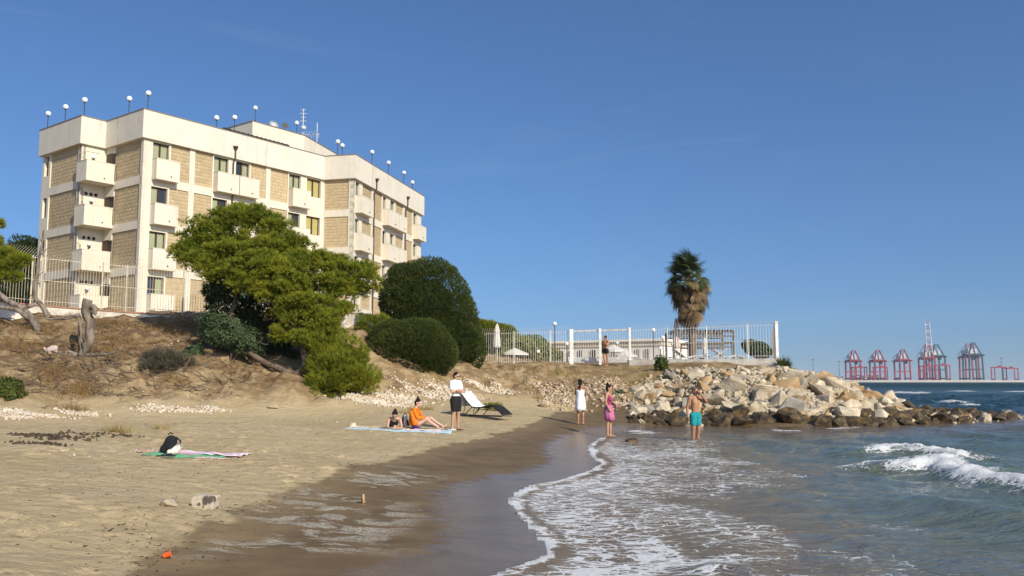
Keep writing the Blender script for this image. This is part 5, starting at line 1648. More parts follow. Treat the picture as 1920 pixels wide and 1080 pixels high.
CBOX = [mat('container_' + n_, c_, None, rough=.6) for n_, c_ in (('red', (.30, .04, .05)), ('blue', (.05, .12, .25)), ('grey', (.4, .4, .4)), ('rust', (.30, .12, .05)))]
for lb, px, w_px in (('stack of shipping containers between the first two cranes', 1630, 12), ('stack of shipping containers left of the lone slim crane', 1678, 14), ('stack of shipping containers right of the lone slim crane', 1720, 12), ('stack of shipping containers between the green cranes', 1806, 16)):
    th = thing('container_stack', lb, 'containers', (QX(px), DQ + 80, 4.2))
    for i in range(int(w_px * kq // 12.6) + 1):
        for k in range(random.choice((1, 2, 2, 3))):
            MB().box((i * 12.6 - w_px * kq / 2, 0, 1.32 + 2.66 * k), (12.2, 2.5, 2.6)).build('container', random.choice(CBOX), th)

# ================================================================== PEOPLE
SKIN = mat('skin', (0.50, 0.285, 0.185), (0.44, 0.24, 0.15), 6, .55, spec=.35)
SKIN_T = mat('skin_tanned', (0.40, 0.20, 0.115), (0.34, 0.165, 0.09), 6, .5, spec=.35)
SKIN_P = mat('skin_fair', (0.60, 0.38, 0.28), (0.54, 0.33, 0.24), 6, .55, spec=.35)
HAIR = mat('dark_hair', (0.010, 0.007, 0.006), (0.02, 0.013, 0.010), 40, .75, spec=.15, stretch=(3, 3, .4))
def cloth(name, c, c2=None, scale=9): return mat(name, c, c2, scale, .9, .35, 30, .01)
def caps(bm, a, b, ra, rb, fl=1.0, fdir=None, n=14):
    """closed tapered capsule appended to bm; fl flattens it along fdir"""
    a, b = Vector(a), Vector(b)
    t = (b - a)
    L = max(t.length, 1e-4); t = t / L
    x = (Vector(fdir) - t * Vector(fdir).dot(t)).normalized() if fdir is not None else t.orthogonal().normalized()
    y = t.cross(x)
    prof = []
    m = 5
    for i in range(m + 1):
        th = math.pi / 2 * (1 - i / m); prof.append((-math.sin(th) * ra, math.cos(th) * ra))
    for i in range(m + 1):
        th = math.pi / 2 * i / m; prof.append((L + math.sin(th) * rb, math.cos(th) * rb))
    rings = []
    for s, r in prof:
        r = max(r, 1e-4)
        rings.append([bm.verts.new(a + t * s + (x * math.cos(6.28319 * k / n) * fl + y * math.sin(6.28319 * k / n)) * r) for k in range(n)])
    for r0, r1 in zip(rings[:-1], rings[1:]):
        for k in range(n): bm.faces.new((r0[k], r0[(k + 1) % n], r1[(k + 1) % n], r1[k]))
    bm.faces.new(rings[0][::-1]); bm.faces.new(rings[-1])
def fuse(name, items, voxel, cuts=(), smooth=4, inflate=0.0):
    """one continuous skin over all the capsules"""
    bm = bmesh.new()
    for it in items:
        a, b, ra, rb = it[:4]
        caps(bm, a, b, ra + inflate, rb + inflate, *(it[4:6] if len(it) > 4 else ()))
    me = bpy.data.meshes.new(name + '_raw'); bm.to_mesh(me); bm.free()
    o = bpy.data.objects.new('tmp', me); COL.objects.link(o)
    r = o.modifiers.new('r', 'REMESH'); r.mode = 'VOXEL'; r.voxel_size = voxel; r.use_smooth_shade = True
    s = o.modifiers.new('s', 'SMOOTH'); s.iterations = smooth; s.factor = .5
    dg = bpy.context.evaluated_depsgraph_get()
    out = bpy.data.meshes.new_from_object(o.evaluated_get(dg))
    bpy.data.objects.remove(o); bpy.data.meshes.remove(me)
    out.name = name
    if cuts:
        bm = bmesh.new(); bm.from_mesh(out)
        for co, no in cuts:
            bmesh.ops.bisect_plane(bm, geom=bm.verts[:] + bm.edges[:] + bm.faces[:], plane_co=co, plane_no=no, clear_outer=True)
            ed = [e for e in bm.edges if e.is_boundary]
            if ed: bmesh.ops.holes_fill(bm, edges=ed, sides=0)
        bm.to_mesh(out); bm.free()
    out.polygons.foreach_set('use_smooth', [True] * len(out.polygons)); out.update()
    return out
def hand(wrist, d, palm, curl=.5, side=1, s=1.0):
    """palm, four fingers of different lengths bent at the knuckles and a thumb from the side of the palm"""
    d, palm = Vector(d).normalized(), Vector(palm)
    palm = (palm - d * palm.dot(d)).normalized()
    across = d.cross(palm) * side
    w = Vector(wrist)
    it = [(w, w + d * .075 * s, .026 * s, .036 * s, .5, palm)]
    for k, (off, l) in enumerate(((-.031, .068), (-.010, .078), (.011, .072), (.031, .055))):
        p0 = w + d * .085 * s + across * off * s
        d1 = (d * math.cos(curl * .6) + palm * math.sin(curl * .6)).normalized()
        d2 = (d * math.cos(curl * 1.6) + palm * math.sin(curl * 1.6)).normalized()
        p1 = p0 + d1 * l * .5 * s; p2 = p1 + d2 * l * .5 * s
        it += [(p0, p1, .0095 * s, .009 * s), (p1, p2, .009 * s, .0075 * s)]
    t0 = w + d * .03 * s - across * .028 * s
    t1 = t0 + (d * .55 - across * .75 + palm * .3).normalized() * .04 * s
    it += [(t0, t1, .013 * s, .011 * s), (t1, t1 + (d * .9 - across * .2 + palm * .3).normalized() * .03 * s, .011 * s, .009 * s)]
    return it
def make_person(label, loc, rz, J, skin, female=False, group=None, voxel=.0085, thick=1.0):
    """J: joints in metres, person faces -y. Returns root and the list of body pieces by region"""
    th = thing('person', label, 'person', loc, rz, group)
    V = lambda k: Vector(J[k])
    g = thick
    T = {}
    up = (V('neck') - V('pelvis')).normalized()
    lat = (V('sl') - V('sr')).normalized()
    fwd = lat.cross(up).normalized()   # towards the face side
    if female:
        T['torso'] = [(V('pelvis'), V('waist'), .125 * g, .095 * g, .78, fwd), (V('waist'), V('chest'), .095 * g, .115 * g, .8, fwd), (V('chest'), V('neck') - up * .05, .118 * g, .085 * g, .72, fwd),
                      (V('chest') + lat * .06 + fwd * .06 - up * .01, V('chest') + lat * .058 + fwd * .075 - up * .03, .058, .05), (V('chest') - lat * .06 + fwd * .06 - up * .01, V('chest') - lat * .058 + fwd * .075 - up * .03, .058, .05)]
        sh, ua, fa2, thi, kn, ca = .052, .044, .034, .082, .052, .05
    else:
        T['torso'] = [(V('pelvis'), V('waist'), .135 * g, .125 * g, .75, fwd), (V('waist'), V('chest'), .125 * g, .15 * g, .72, fwd), (V('chest'), V('neck') - up * .06, .15 * g, .10 * g, .68, fwd),
                      (V('chest') + lat * .07 + fwd * .05 + up * .02, V('chest') + lat * .03 + fwd * .055 + up * .02, .065, .06, .7, fwd), (V('chest') - lat * .07 + fwd * .05 + up * .02, V('chest') - lat * .03 + fwd * .055 + up * .02, .065, .06, .7, fwd)]
        sh, ua, fa2, thi, kn, ca = .066, .052, .042, .088, .058, .056
    T['torso'] += [(V('neck') - up * .03, V('sl') - lat * .02, .06, sh * .95), (V('neck') - up * .03, V('sr') + lat * .02, .06, sh * .95)]
    hd = V('head'); hup = (hd - V('neck')).normalized(); face = Vector(J.get('face', fwd)); face = (face - hup * face.dot(hup)).normalized()
    hl = face.cross(hup).normalized()
    T['neck'] = [(V('neck') - up * .03, hd - hup * .05, .056 if not female else .048, .052 if not female else .045)]
    T['head'] = [(hd + hup * .03 - face * .015, hd + hup * .035 + face * .012, .088, .084, .88, hl), (hd - hup * .03 + face * .02, hd - hup * .068 + face * .042, .07, .045, .9, hl),
                 (hd + face * .085 + hup * .012, hd + face * .104 - hup * .022, .010, .016), (hd + face * .07 + hup * .035 + hl * .03, hd + face * .07 + hup * .035 - hl * .03, .018, .018),
                 (hd + face * .078 - hup * .05 + hl * .018, hd + face * .078 - hup * .05 - hl * .018, .011, .011),
                 (hd + hl * .084 + hup * .012, hd + hl * .086 - hup * .022, .018, .013, .5, hl), (hd - hl * .084 + hup * .012, hd - hl * .086 - hup * .022, .018, .013, .5, hl)]
    for s, sg in (('l', 1), ('r', -1)):
        S_, E_, W_ = V('s' + s), V('e' + s), V('w' + s)
        T['arm_' + s] = [(S_, S_.lerp(E_, .45), sh, ua), (S_.lerp(E_, .45), E_, ua, fa2 * .98)]
        T['fore_' + s] = [(E_, E_.lerp(W_, .3), fa2, fa2 * 1.06), (E_.lerp(W_, .3), W_, fa2 * 1.06, .026)]
        dd = J.get('hd' + s, (W_ - E_)); pn = J.get('hp' + s, (-sg * lat))
        T['hand_' + s] = hand(W_, dd, pn, J.get('curl', .5), sg)
        Hh, K, A, To = V('h' + s), V('k' + s), V('a' + s), V('t' + s)
        T['thigh_' + s] = [(Hh, Hh.lerp(K, .4), thi * g * 1.1, thi * .95 * g), (Hh.lerp(K, .4), K, thi * .95 * g, kn)]
        back_ = (K - (Hh + A) / 2)
        back_ = -back_.normalized() * .018 if back_.length > .02 else -fwd * .02
        T['shin_' + s] = [(K, K.lerp(A, .32) + back_, kn * .95, ca), (K.lerp(A, .32) + back_, A, ca, .032)]
        heel = A + (A - To).normalized() * .04; heel.z = heel.z; dn = J.get('sole' + s, (0, 0, -1)); dn = Vector(dn)
        T['foot_' + s] = [(A + dn * .01, A + dn * .045 + (A - To).normalized() * .03, .034, .030), (A + dn * .03, A.lerp(To, .65) + dn * .028, .034, .036, .8, dn), (A.lerp(To, .65) + dn * .022, To, .034, .018, .8, dn)]
        for q, off in enumerate((-.026, -.010, .005, .018, .029)):
            td = (To - A); td = (td - dn * td.dot(dn)).normalized(); tl = dn.cross(td) * -sg
            p0 = To + tl * off - td * .01; T['foot_' + s].append((p0, p0 + td * (.022 - .003 * q), .0085, .007))
    items = [i for k in T for i in T[k]]
    o = link('body', fuse('body', items, voxel), th, [skin])
    for sg in (1, -1):
        b = MB(); e = hd + face * .082 + hup * .02 + hl * .03 * sg; b.ball(tuple(e), .009, 8); b.build('eye', HAIR, th, True)
    return th, T, dict(hd=hd, hup=hup, face=face, hl=hl, up=up, lat=lat, fwd=fwd, V=V)
def hair_cap(th, F, kind, mt=HAIR):
    hd, hup, face, hl = F['hd'], F['hup'], F['face'], F['hl']
    it = [(hd + hup * .052 - face * .022, hd + hup * .05 - face * .005, .092, .088, .92, hl), (hd - face * .045 + hup * .0, hd - face * .03 - hup * .04, .075, .06, 1.1, hl)]
    if kind == 'bun': it += [(hd + hup * .12 - face * .06, hd + hup * .15 - face * .075, .05, .04)]
    if kind == 'tail': it += [(hd - face * .10 + hup * .03, hd - face * .115 - hup * .10, .038, .036), (hd - face * .115 - hup * .10, hd - face * .10 - hup * .30, .036, .014)]
    if kind == 'bob': it += [(hd + hl * .07 - face * .02, hd + hl * .075 - face * .02 - hup * .09, .04, .03), (hd - hl * .07 - face * .02, hd - hl * .075 - face * .02 - hup * .09, .04, .03), (hd - face * .07, hd - face * .075 - hup * .10, .06, .04)]
    me = fuse('hair', it, .012, cuts=[(hd + face * .062, face)] if kind != 'short' else [(hd + face * .058, face), (hd - hup * .045, -hup)], smooth=2)
    return link('hair', me, th, [mt])
def garment(name, th, T, keys, mt, inflate=.014, cuts=(), extra=(), voxel=.012):
    items = [i for k in keys for i in T[k]] + list(extra)
    return link(name, fuse(name, items, voxel, cuts, 2, inflate), th, [mt])
def drape(name, th, rings, mt, folds=.012, n=40, seed=0):
    """tube of cloth: rings of (centre, rx, ry)"""
    b = MB(); out = []
    rr = random.Random(seed); ph = [rr.uniform(0, 6.28) for _ in range(4)]
    for i, (c, rx, ry) in enumerate(rings):
        q = i / (len(rings) - 1)
        ring_ = []
        for k in range(n):
            a = 6.28319 * k / n
            w = 1 + folds * q * 4 * (math.sin(5 * a + ph[0]) + .7 * math.sin(9 * a + ph[1] + q) + .4 * math.sin(14 * a + ph[2]))
            ring_.append((c[0] + rx * w * math.cos(a), c[1] + ry * w * math.sin(a), c[2]))
        out.append(ring_)
    b.loft(out)
    return b.build(name, mt, th, True)
def stand(H=1.72, female=False):
    k = H / 1.72; w = .165 if female else .19
    hp = .085 if female else .09
    J = dict(pelvis=(0, 0, .95), waist=(0, 0, 1.09), chest=(0, .005, 1.27), neck=(0, .012, 1.47), head=(0, -.012, 1.605), sl=(w, .01, 1.415), sr=(-w, .01, 1.415),
             el=(w + .05, .03, 1.13), er=(-w - .05, .03, 1.13), wl=(w + .055, -.05, .88), wr=(-w - .055, -.05, .88),
             hl=(hp, 0, .90), hr=(-hp, 0, .90), kl=(hp + .01, -.015, .49), kr=(-hp - .01, -.015, .49), al=(hp + .01, .02, .075), ar=(-hp - .01, .02, .075), tl=(hp + .03, -.16, .022), tr=(-hp - .03, -.16, .022))
    return {a: tuple(x * k for x in v) for a, v in J.items()}
def put(px, d): return on_ground(px, d)

# man in white shirt, arms folded, looking to the sea
J = stand(1.74)
J.update(el=(.255, -.03, 1.17), er=(-.255, -.03, 1.17), wl=(-.05, -.20, 1.19), wr=(.06, -.235, 1.15), hdl=(-1, .05, .1), hdr=(1, .05, .05), hpl=(0, 1, 0), hpr=(0, 1, 0),
         kl=(.11, -.01, .49), al=(.15, .02, .075), tl=(.19, -.15, .022), kr=(-.11, -.01, .49), ar=(-.15, .02, .075), tr=(-.20, -.14, .022))
J['curl'] = .35
p, T, F = make_person('standing man in white polo shirt and black shorts with folded arms', put(855, 27.0), R(56), J, SKIN, thick=1.05)
hair_cap(p, F, 'short')
WHITEC = cloth('white_cotton', (.80, .80, .80), (.74, .74, .75))
BLACKC = cloth('black_cloth', (.012, .012, .014))
sl = [(F['V']('s' + q), F['V']('s' + q).lerp(F['V']('e' + q), .62), .066, .060) for q in 'lr']
garment('polo_shirt', p, T, ['torso'], WHITEC, .016, cuts=[((0, 0, .99), (0, 0, -1))], extra=sl)
garment('shorts', p, T, ['thigh_l', 'thigh_r'], BLACKC, .022, cuts=[((0, 0, .56), (0, 0, -1)), ((0, 0, 1.03), (0, 0, 1))], extra=[((0, 0, .93), (0, 0, 1.0), .135, .135, .8, (0, 1, 0))])
b = MB(); h = F['hd'] + F['face'] * .088 + F['hup'] * .022
for sg in (-1, 1): b.ball(tuple(h + F['hl'] * .034 * sg), (.024, .012, .018), 10)
b.tube([tuple(h + F['hl'] * .06), tuple(h + F['face'] * .006), tuple(h - F['hl'] * .06)], .005, 5)
b.build('sunglasses', BLACKC, p, True)
# woman in a white wrap, seen from behind
J = stand(1.64, True)
J.update(er=(-.20, -.10, 1.14), wr=(-.10, -.22, 1.02), el=(.19, -.10, 1.14), wl=(.10, -.22, 1.04))
p, T, F = make_person('woman with dark ponytail in a white beach wrap, seen from behind', put(1088, 32.4), R(180 - 8), J, SKIN_T, True)
hair_cap(p, F, 'tail')
drape('beach_wrap', p, [((0, 0, 1.27), .158, .125), ((0, 0, 1.18), .155, .125), ((0, 0, 1.05), .14, .115), ((0, .01, .92), .178, .15), ((0, .01, .78), .19, .165), ((0, .02, .62), .20, .18), ((.01, .02, .52), .205, .185)], WHITEC, .010, seed=3)
# woman in pink wrap at the water's edge
J = stand(1.66, True)
J.update(face=(.15, -1, 0), el=(.21, -.04, 1.14), wl=(.19, -.23, 1.0), er=(-.21, .03, 1.13), wr=(-.19, -.06, .92), kl=(.075, -.03, .48), kr=(-.075, .0, .48), al=(.07, -.02, .072), tl=(.085, -.20, .022))
p, T, F = make_person('woman in pink top and pink wrap skirt standing at the water edge', put(1141, 28.9), R(64), J, SKIN, True)
hair_cap(p, F, 'bun')
PINK = cloth('pink_cloth', (.56, .17, .32), (.48, .13, .27), 5); PINKD = cloth('dark_pink_cloth', (.34, .05, .13), (.28, .04, .10), 6)
garment('swim_top', p, T, ['torso'], PINKD, .010, cuts=[((0, 0, .98), (0, 0, -1)), ((0, 0, 1.33), (0, 0, 1))])
drape('wrap_skirt', p, [((0, 0, 1.02), .138, .118), ((0, .01, .93), .165, .142), ((0, 0, .80), .170, .150), ((0, -.015, .66), .168, .158), ((0, -.02, .52), .165, .165)], PINK, .012, seed=8)
# man wading
J = stand(1.80)
J.update(face=(.1, -1, .05), er=(-.27, .06, 1.19), wr=(-.30, .0, .93), el=(.31, -.16, 1.37), wl=(.07, -.20, 1.60), hdl=(-.5, .1, .85), hpl=(-.3, .9, 0), kl=(.09, -.02, .51), al=(.085, .02, .075), kr=(-.09, 0, .51), ar=(-.085, .03, .075))
wp = W(1305, 826, 27.2)
p, T, F = make_person('bare chested man in turquoise swim shorts wading with hand raised to his face', (wp.x, wp.y, -.20), R(28), J, SKIN_T, thick=.98)
hair_cap(p, F, 'short', mat('cropped_hair', (0.16, 0.09, 0.06), None, rough=.6))
TURQ = cloth('turquoise_cloth', (.015, .30, .33), (.01, .24, .28), 5)
garment('swim_shorts', p, T, ['thigh_l', 'thigh_r'], TURQ, .02, cuts=[((0, 0, .66), (0, 0, -1)), ((0, 0, 1.06), (0, 0, 1))], extra=[((0, 0, .96), (0, 0, 1.03), .135, .13, .8, (0, 1, 0))])
# man at the gate
J = stand(1.74)
J.update(face=(-.4, -1, 0), el=(.22, -.16, 1.20), wl=(.12, -.26, 1.40), er=(-.24, .06, 1.14), wr=(-.22, .0, .90), kr=(-.06, -.10, .50), ar=(-.03, .02, .10), tr=(-.02, -.15, .03), kl=(.08, .02, .49), al=(.06, .06, .075), tl=(.07, -.12, .022))
gp = on_ground(1136, 49.8)
p, T, F = make_person('bare chested man in dark swim trunks standing at the white gate', (gp.x, gp.y, gp.z), R(-38), J, SKIN_T)
hair_cap(p, F, 'short')
garment('swim_trunks', p, T, ['thigh_l', 'thigh_r'], BLACKC, .018, cuts=[((0, 0, .74), (0, 0, -1)), ((0, 0, 1.03), (0, 0, 1))], extra=[((0, 0, .93), (0, 0, 1.0), .132, .13, .8, (0, 1, 0))])
# seated woman with orange shawl, legs stretched to the right
# built facing +x in world: body frame is rotated by 90 degrees
J = dict(pelvis=(0, .06, .13), waist=(0, .075, .28), chest=(0, .06, .45), neck=(0, .01, .64), head=(0, -.05, .77), face=(-.25, -1, -.30), sl=(.165, .02, .585), sr=(-.165, .02, .585),
         el=(.24, -.12, .38), er=(-.24, -.10, .36), wl=(.08, -.28, .36), wr=(-.10, -.29, .33), hl=(.085, .0, .11), hr=(-.085, .0, .11), kl=(.09, -.43, .33), kr=(-.11, -.36, .31),
         al=(.10, -.80, .085), ar=(-.10, -.70, .07), tl=(.12, -.93, .16), tr=(-.12, -.86, .03))
J['solel'] = (0, -.45, -.85)
sp_ = put(781, 26.6)
p, T, F = make_person('seated woman wrapped in an orange shawl with pale legs stretched out on the towel', sp_, R(82), J, SKIN_P, True)
hair_cap(p, F, 'bun')
ORANGE = cloth('orange_cloth', (.72, .20, .015), (.60, .15, .01), 5)
garment('shawl', p, T, ['torso', 'arm_l', 'arm_r', 'fore_r'], ORANGE, .022, extra=[((-.17, .1, .50), (-.20, -.02, .20), .05, .08), ((0, .1, .5), (0, .12, .2), .11, .13, .7, (0, 1, 0))], cuts=[((0, 0, .635), (0, 0, 1)), ((0, 0, .12), (0, 0, -1))])
garment('swim_bottom', p, T, ['thigh_l', 'thigh_r'], cloth('purple_cloth', (.13, .05, .30)), .008, cuts=[((0, -.10, 0), (0, -1, 0)), ((0, 0, .24), (0, 0, 1))])
# woman lying on her front, propped on elbows, head towards the camera
J = dict(pelvis=(0, .52, .13), waist=(0, .38, .16), chest=(0, .22, .24), neck=(0, .05, .36), head=(0, -.05, .44), face=(-.1, -.75, -.66), sl=(.165, .10, .31), sr=(-.165, .10, .31),
         el=(.21, -.02, .055), er=(-.21, -.02, .055), wl=(.05, -.20, .06), wr=(-.06, -.19, .08), hdl=(-.4, -.7, .2), hdr=(.4, -.7, .25), hl=(.085, .56, .12), hr=(-.085, .56, .12), kl=(.10, .98, .075), kr=(-.10, .98, .075),
         al=(.09, 1.38, .07), ar=(-.10, 1.38, .07), tl=(.09, 1.54, .05), tr=(-.10, 1.54, .05))
J['solel'] = (0, .1, 1); J['soler'] = (0, .1, 1)
lp_ = put(741, 25.9)
p, T, F = make_person('dark haired woman in black swimsuit lying propped on her elbows on the towel', lp_, R(12), J, SKIN, True)
hair_cap(p, F, 'bun')
garment('swimsuit', p, T, ['torso'], BLACKC, .010, cuts=[((0, .13, .3), (0, -1, .2)), ((0, .68, 0), (0, 1, 0))])

# ================================================================== THINGS ON THE SAND
def towel(label, px, d, L, Wd, rz, mt, name='beach_towel', dz=.006, wr=.016, th_=.006, seed=1):
    p = put(px, d)
    n, m = 34, 18
    xs, ys = np.meshgrid(np.linspace(-L / 2, L / 2, n), np.linspace(-Wd / 2, Wd / 2, m))
    xs, ys = xs.ravel(), ys.ravel()
    c, s = math.cos(rz), math.sin(rz)
    bend = .06 * fbm(xs * 1.5 + seed, ys * 1.5, 2, seed)
    wx, wy = p.x + xs * c - (ys + bend) * s, p.y + xs * s + (ys + bend) * c
    z = terrain(wx, wy)[0] - p.z + dz + wr * (fbm(xs * 5 + seed * 3, ys * 5, 3, seed) + .15)
    z = np.maximum(z, terrain(wx, wy)[0] - p.z + .008)
    F1 = grid_faces(n, m)
    k = n * m
    V = np.r_[np.c_[wx - p.x, wy - p.y, z + th_], np.c_[wx - p.x, wy - p.y, z]]
    rim = []
    idx = np.arange(k).reshape(m, n)
    loop = list(idx[0, :]) + list(idx[1:, -1]) + list(idx[-1, -2::-1]) + list(idx[-2:0:-1, 0])
    for a, b_ in zip(loop, loop[1:] + loop[:1]): rim.append((a, a + k, b_ + k, b_))
    me_ = np_mesh(name, V, np.r_[F1, F1[:, ::-1] + k, np.array(rim)], True)
    o = link(name, me_, None, [mt]); o.location = p
    return tag(o, label, 'towel')
def stripes(name, c1, c2, ang, scale, c3=None):
    t = NT(name)
    mp = t.new('ShaderNodeMapping'); tc = t.new('ShaderNodeTexCoord'); t.l.new(tc.outputs['Object'], mp.inputs[0]); mp.inputs['Rotation'].default_value = (0, 0, ang)
    wv_ = t.new('ShaderNodeTexWave'); t.l.new(mp.outputs[0], wv_.inputs[0]); wv_.inputs['Scale'].default_value = scale; wv_.inputs['Distortion'].default_value = .4
    col = t.mix(t.ramp(wv_.outputs[1], .42, .58), c1, c2)
    if c3: col = t.mix(t.ramp(t.noise(t.coords(), 2.5), .5, .6), col, c3)
    t.set(t.p.inputs['Base Color'], col); t.p.inputs['Roughness'].default_value = .95
    t.l.new(t.bump(t.noise(t.coords(), 60), .4, .01), t.p.inputs['Normal'])
    return t.mat
towel('light blue patterned towel under the two women', 748, 25.75, 3.1, 1.15, R(2), stripes('blue_towel', (.36, .58, .66), (.62, .74, .76), .5, 3), seed=2)
towel('orange and white towel edge behind the lying woman', 712, 26.6, 1.9, .8, R(-3), stripes('orange_towel', (.66, .36, .10), (.72, .62, .48), .2, 2), dz=.014, seed=3)
towel('white and pink towel under the seated woman', 795, 26.0, 1.0, .7, R(4), stripes('rose_towel', (.74, .62, .62), (.78, .72, .70), .2, 3), dz=.016, wr=.04, seed=5)
towel('light green beach towel under the black backpack', 352, 15.55, 1.25, .62, R(-6), stripes('green_towel', (.12, .42, .20), (.16, .48, .25), .2, 1.2), seed=6, dz=.008)
towel('pink and white striped towel beside the green towel', 398, 16.0, 1.32, .55, R(-2), stripes('pink_towel', (.62, .28, .42), (.76, .62, .66), 1.4, 1.6, (.76, .74, .72)), seed=7, wr=.05, dz=.014)
towel('red and white striped cloth edge left of the green towel', 287, 15.9, .62, .30, R(14), stripes('red_towel', (.72, .68, .62), (.55, .20, .20), .2, 5), seed=8, dz=.008)
towel('white and red cloth corner right of the green towel', 400, 15.25, .5, .22, R(6), stripes('red_towel2', (.74, .72, .68), (.60, .30, .26), .2, 5), seed=9, dz=.016)
# backpack
bp_ = put(323, 15.75); bp_.z += .035
bk = thing('backpack', 'black backpack standing on the green towel', 'backpack', bp_, R(20))
me_ = fuse('bag', [((0, 0, .09), (.02, 0, .19), .13, .11, .75, (0, 1, 0)), ((-.07, 0, .06), (.05, 0, .06), .09, .09), ((.0, -.09, .08), (.03, -.08, .14), .07, .06)], .012)
link('bag', me_, bk, [BLACKC])
MB().tube([(-.03, 0, .31), (0, 0, .345), (.05, 0, .32)], .012, 6).build('top_handle', BLACKC, bk, True)
for s_ in (-.05, .05): MB().tube([(.10, s_, .26), (.18, s_, .19), (.17, s_, .08), (.10, s_, .04)], .014, 6).build('strap', BLACKC, bk, True)
bg_ = put(333, 15.45); bg_.z += .03
bag2 = thing('beach_bag', 'small white and beige bag leaning on the black backpack', 'bag', bg_, R(10))
link('bag', fuse('bag', [((0, 0, .06), (.07, 0, .14), .07, .055, .6, (0, 1, 0)), ((-.09, 0, .045), (.02, 0, .05), .045, .05)], .01), bag2, [cloth('canvas_white', (.76, .72, .66), (.62, .45, .36), 12)])
MB().tube([(.05, -.05, .16), (.09, -.06, .22), (.12, -.05, .14)], .008, 6).build('handle', BLACKC, bag2, True)
def flip_flop(label, px, d, rz, mt):
    p = put(px, d); p.z += .035
    th = thing('flip_flop', label, 'sandal', p, rz)
    b = MB(); n = 18; pr = []
    for k in range(n):
        a = 6.28319 * k / n; x = .13 * math.cos(a); y = (.045 + .008 * math.cos(a)) * math.sin(a); pr.append((x, y))
    b.prism(pr, 0, .02).build('sole', mt, th)
    for s_ in (-1, 1): MB().tube([(.06, 0, .02), (.03, s_ * .025, .05), (-.03, s_ * .042, .02)], .007, 5).build('strap', mt, th, True)
RUB = cloth('dark_rubber', (.02, .022, .03))
flip_flop('dark flip flop on the near edge of the green towel', 312, 15.05, R(8), RUB)
flip_flop('dark flip flop lying behind the first one on the green towel', 322, 15.12, R(-12), RUB)
flip_flop('dark sandal beside the feet of the standing man', 862, 26.4, R(5), RUB)
flip_flop('white sandal at the feet of the seated woman', 848, 26.2, R(-8), WHITEC)
hp_ = put(663, 26.5)
hat = thing('sun_hat', 'straw sun hat lying at the left end of the blue towel', 'hat', hp_)
MB().lathe((0, 0, .03), [(.19, 0), (.19, .01), (.10, .03), (.095, .09), (.06, .115), (.005, .12)], 18).build('brim_and_crown', cloth('straw_hat', (.55, .38, .2), (.66, .58, .46)), hat, True)
# striped bag behind the lying woman
bg_ = put(757, 26.9)
bag3 = thing('beach_bag', 'black and white bag behind the lying woman', 'bag', bg_, R(30))
link('bag', fuse('bag', [((0, 0, .12), (.05, 0, .30), .13, .09, .6, (0, 1, 0)), ((.08, 0, .2), (.16, 0, .10), .08, .06)], .012), bag3, [stripes('bw', (.02, .02, .02), (.7, .7, .68), .8, 2.2)])
MB().tube([(0, 0, .36), (.06, 0, .44), (.12, 0, .34)], .012, 6).build('handle', BLACKC, bag3, True)
# lounger with a white towel
lg = put(868, 32.6)
th_, hinge, tip = lounger('black sun lounger with a white towel over its raised back', lg, R(-33), BLACKC, DARK, .85)
TOWW = WHITEC
tz_lg = lg
b = MB(); n = 10; rows = []
pts = [(hinge.x + .30, .36), (hinge.x + .05, .375), (hinge.x - .12, .52), (hinge.x - .30, .72), (tip.x, tip.z + .04), (tip.x - .05, tip.z + .02), (tip.x - .05, tip.z - .25), (tip.x - .02, tip.z - .52)]
for x, z in pts:
    rows.append([(x + .015 * math.sin(k * 1.9 + z * 5), -.36 + .72 * k / n, z + .012 * math.sin(k * 2.3 + x * 6)) for k in range(n + 1)])
vs = [p for r_ in rows for p in r_]
b.add(vs, [(i * (n + 1) + k, i * (n + 1) + k + 1, (i + 1) * (n + 1) + k + 1, (i + 1) * (n + 1) + k) for i in range(len(pts) - 1) for k in range(n)])
tw = b.build('draped_towel', WHITEC, None, True); tw.location = lg; tw.rotation_euler = (0, 0, R(-33))
so = tw.modifiers.new('s', 'SOLIDIFY'); so.thickness = .015
tag(tw, 'white towel draped over the raised back of the black lounger', 'towel')
# orange cup in the wet sand
cg = dune_point(306, 1050)
cupo = thing('plastic_cup', 'small bright orange plastic cup in the wet sand', 'cup', (cg.x, cg.y, cg.z + .02), R(30))
ORP = mat('orange_plastic', (.85, .12, .02), None, rough=.35)
b = MB(); b.lathe((0, 0, 0), [(.02, 0), (.026, .06), (.028, .06), (.024, .055), (.018, .004)], 14); o = b.build('shell', ORP, cupo); o.rotation_euler = (R(20), R(70), 0)
b = MB(); b.lathe((0, 0, .058), [(.028, 0), (.031, .002), (.031, .006), (.028, .006)], 14); o = b.build('rim', ORP, cupo); o.rotation_euler = (R(20), R(70), 0)
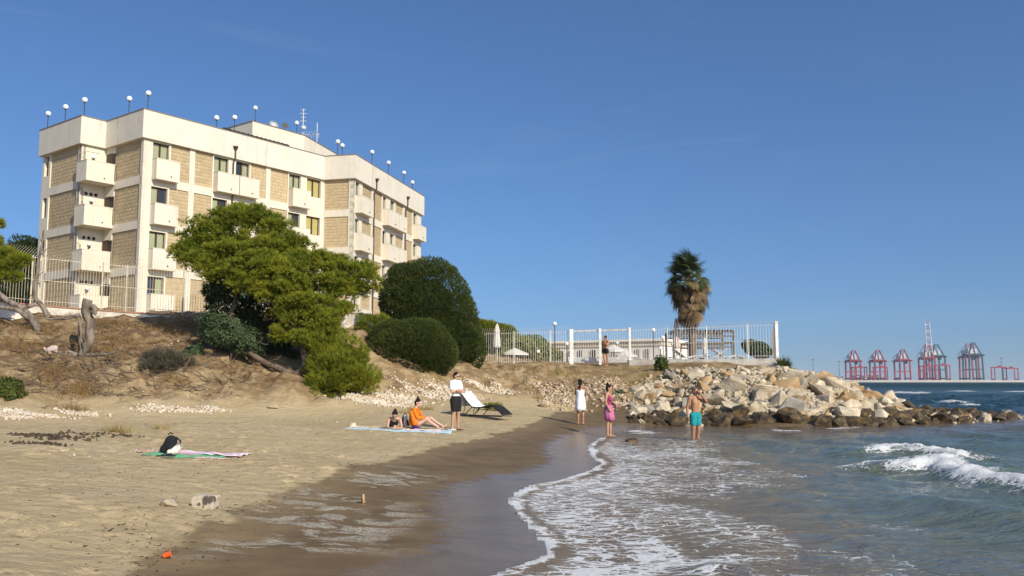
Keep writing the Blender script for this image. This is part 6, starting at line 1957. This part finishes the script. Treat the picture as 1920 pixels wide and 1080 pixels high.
# rag caught on the stump roots
rp = W(92, 655, 34.6)
b = MB(); rr = random.Random(4)
rag = fuse('rag', [((0, 0, 0), (.22, 0, .05), .10, .12, .5, (0, 1, 0)), ((.1, 0, .05), (.3, .02, -.08), .1, .06, .5, (0, 1, 0)), ((-.05, 0, 0), (.05, .0, -.15), .07, .04, .4, (0, 1, 0)), ((-.2, .02, .05), (-.1, .02, -.05), .05, .05, .5, (0, 1, 0))], .015)
o = link('rag', rag, None, [cloth('faded_pink', (.50, .33, .30), (.58, .48, .43), 7)]); o.location = rp
tag(o, 'faded pink rag caught on the roots of the dead stump', 'rag')
bgp = W(455, 535, 36.9)
o = link('plastic_bag', fuse('rag', [((0, 0, 0), (.03, 0, -.3), .05, .08, .5, (0, 1, 0)), ((0, 0, -.25), (.1, 0, -.5), .07, .05, .5, (0, 1, 0))], .015), None, [mat('blue_plastic', (.10, .30, .42), (.2, .42, .5), 9, .4)]); o.location = bgp
tag(o, 'blue plastic bag caught in the pine branches', 'plastic bag')
# litter and driftwood
WEED = mat('dry_seaweed', (0.055, 0.04, 0.028), (0.09, 0.065, 0.04), 8, 1.0)
pts = [(c[0], c[1]) for c in scatter_px([(60, 818, 60, 4), (110, 820, 60, 5), (170, 815, 50, 5), (40, 832, 40, 2), (230, 818, 30, 4), (100, 834, 40, 2), (270, 797, 6, 2)], 330)]
pebbles('seaweed_clumps', 'scattered dark clumps of dry seaweed on the upper beach', pts, .022, .06, WEED)
pts = [(c[0], c[1]) for c in scatter_px([(200, 900, 260, 90), (500, 850, 250, 40), (200, 1000, 220, 60), (600, 800, 300, 20), (800, 830, 160, 12), (300, 790, 250, 12)], 700)]
pebbles('beach_litter', 'tiny bits of weed and twig scattered over the dry sand', pts, .007, .015, WEED, (2.6, .7, .5))
pts = []
for (xa, ya), (xb, yb) in zip(wet_poly[1:11], wet_poly[2:12]):
    for _ in range(70):
        q = rng.random(); pts.append((xa + (xb - xa) * q + rng.normal(0, .16), ya + (yb - ya) * q + rng.normal(0, .16)))
pebbles('wrack_line', 'thin line of dark weed bits along the edge of the wet sand', pts, .006, .016, WEED, (2.8, .8, .5))
pts = [(c[0], c[1]) for c in scatter_px([(160, 855, 90, 6), (300, 740, 200, 20), (600, 790, 200, 8), (900, 800, 60, 8), (240, 650, 150, 30), (950, 700, 60, 6)], 160)]
pebbles('white_bits', 'tiny white stones and shells scattered on sand and dune', pts, .015, .05, PEB)

# ================================================================== SEA HAZE
b = MB(); b.box((0, 4540, 58), (18300, 9160, 130))
t = NT('haze_air')
t.n.remove(t.p)
pv = t.new('ShaderNodeVolumePrincipled')
pv.inputs['Color'].default_value = (.80, .90, 1.0, 1)
pv.inputs['Density'].default_value = 0.00010
pv.inputs['Anisotropy'].default_value = 0.0
t.l.new(pv.outputs[0], t.out.inputs['Volume'])
tag(b.build('haze', t.mat), 'thin blue sea haze over the bay', None, None, 'stuff')
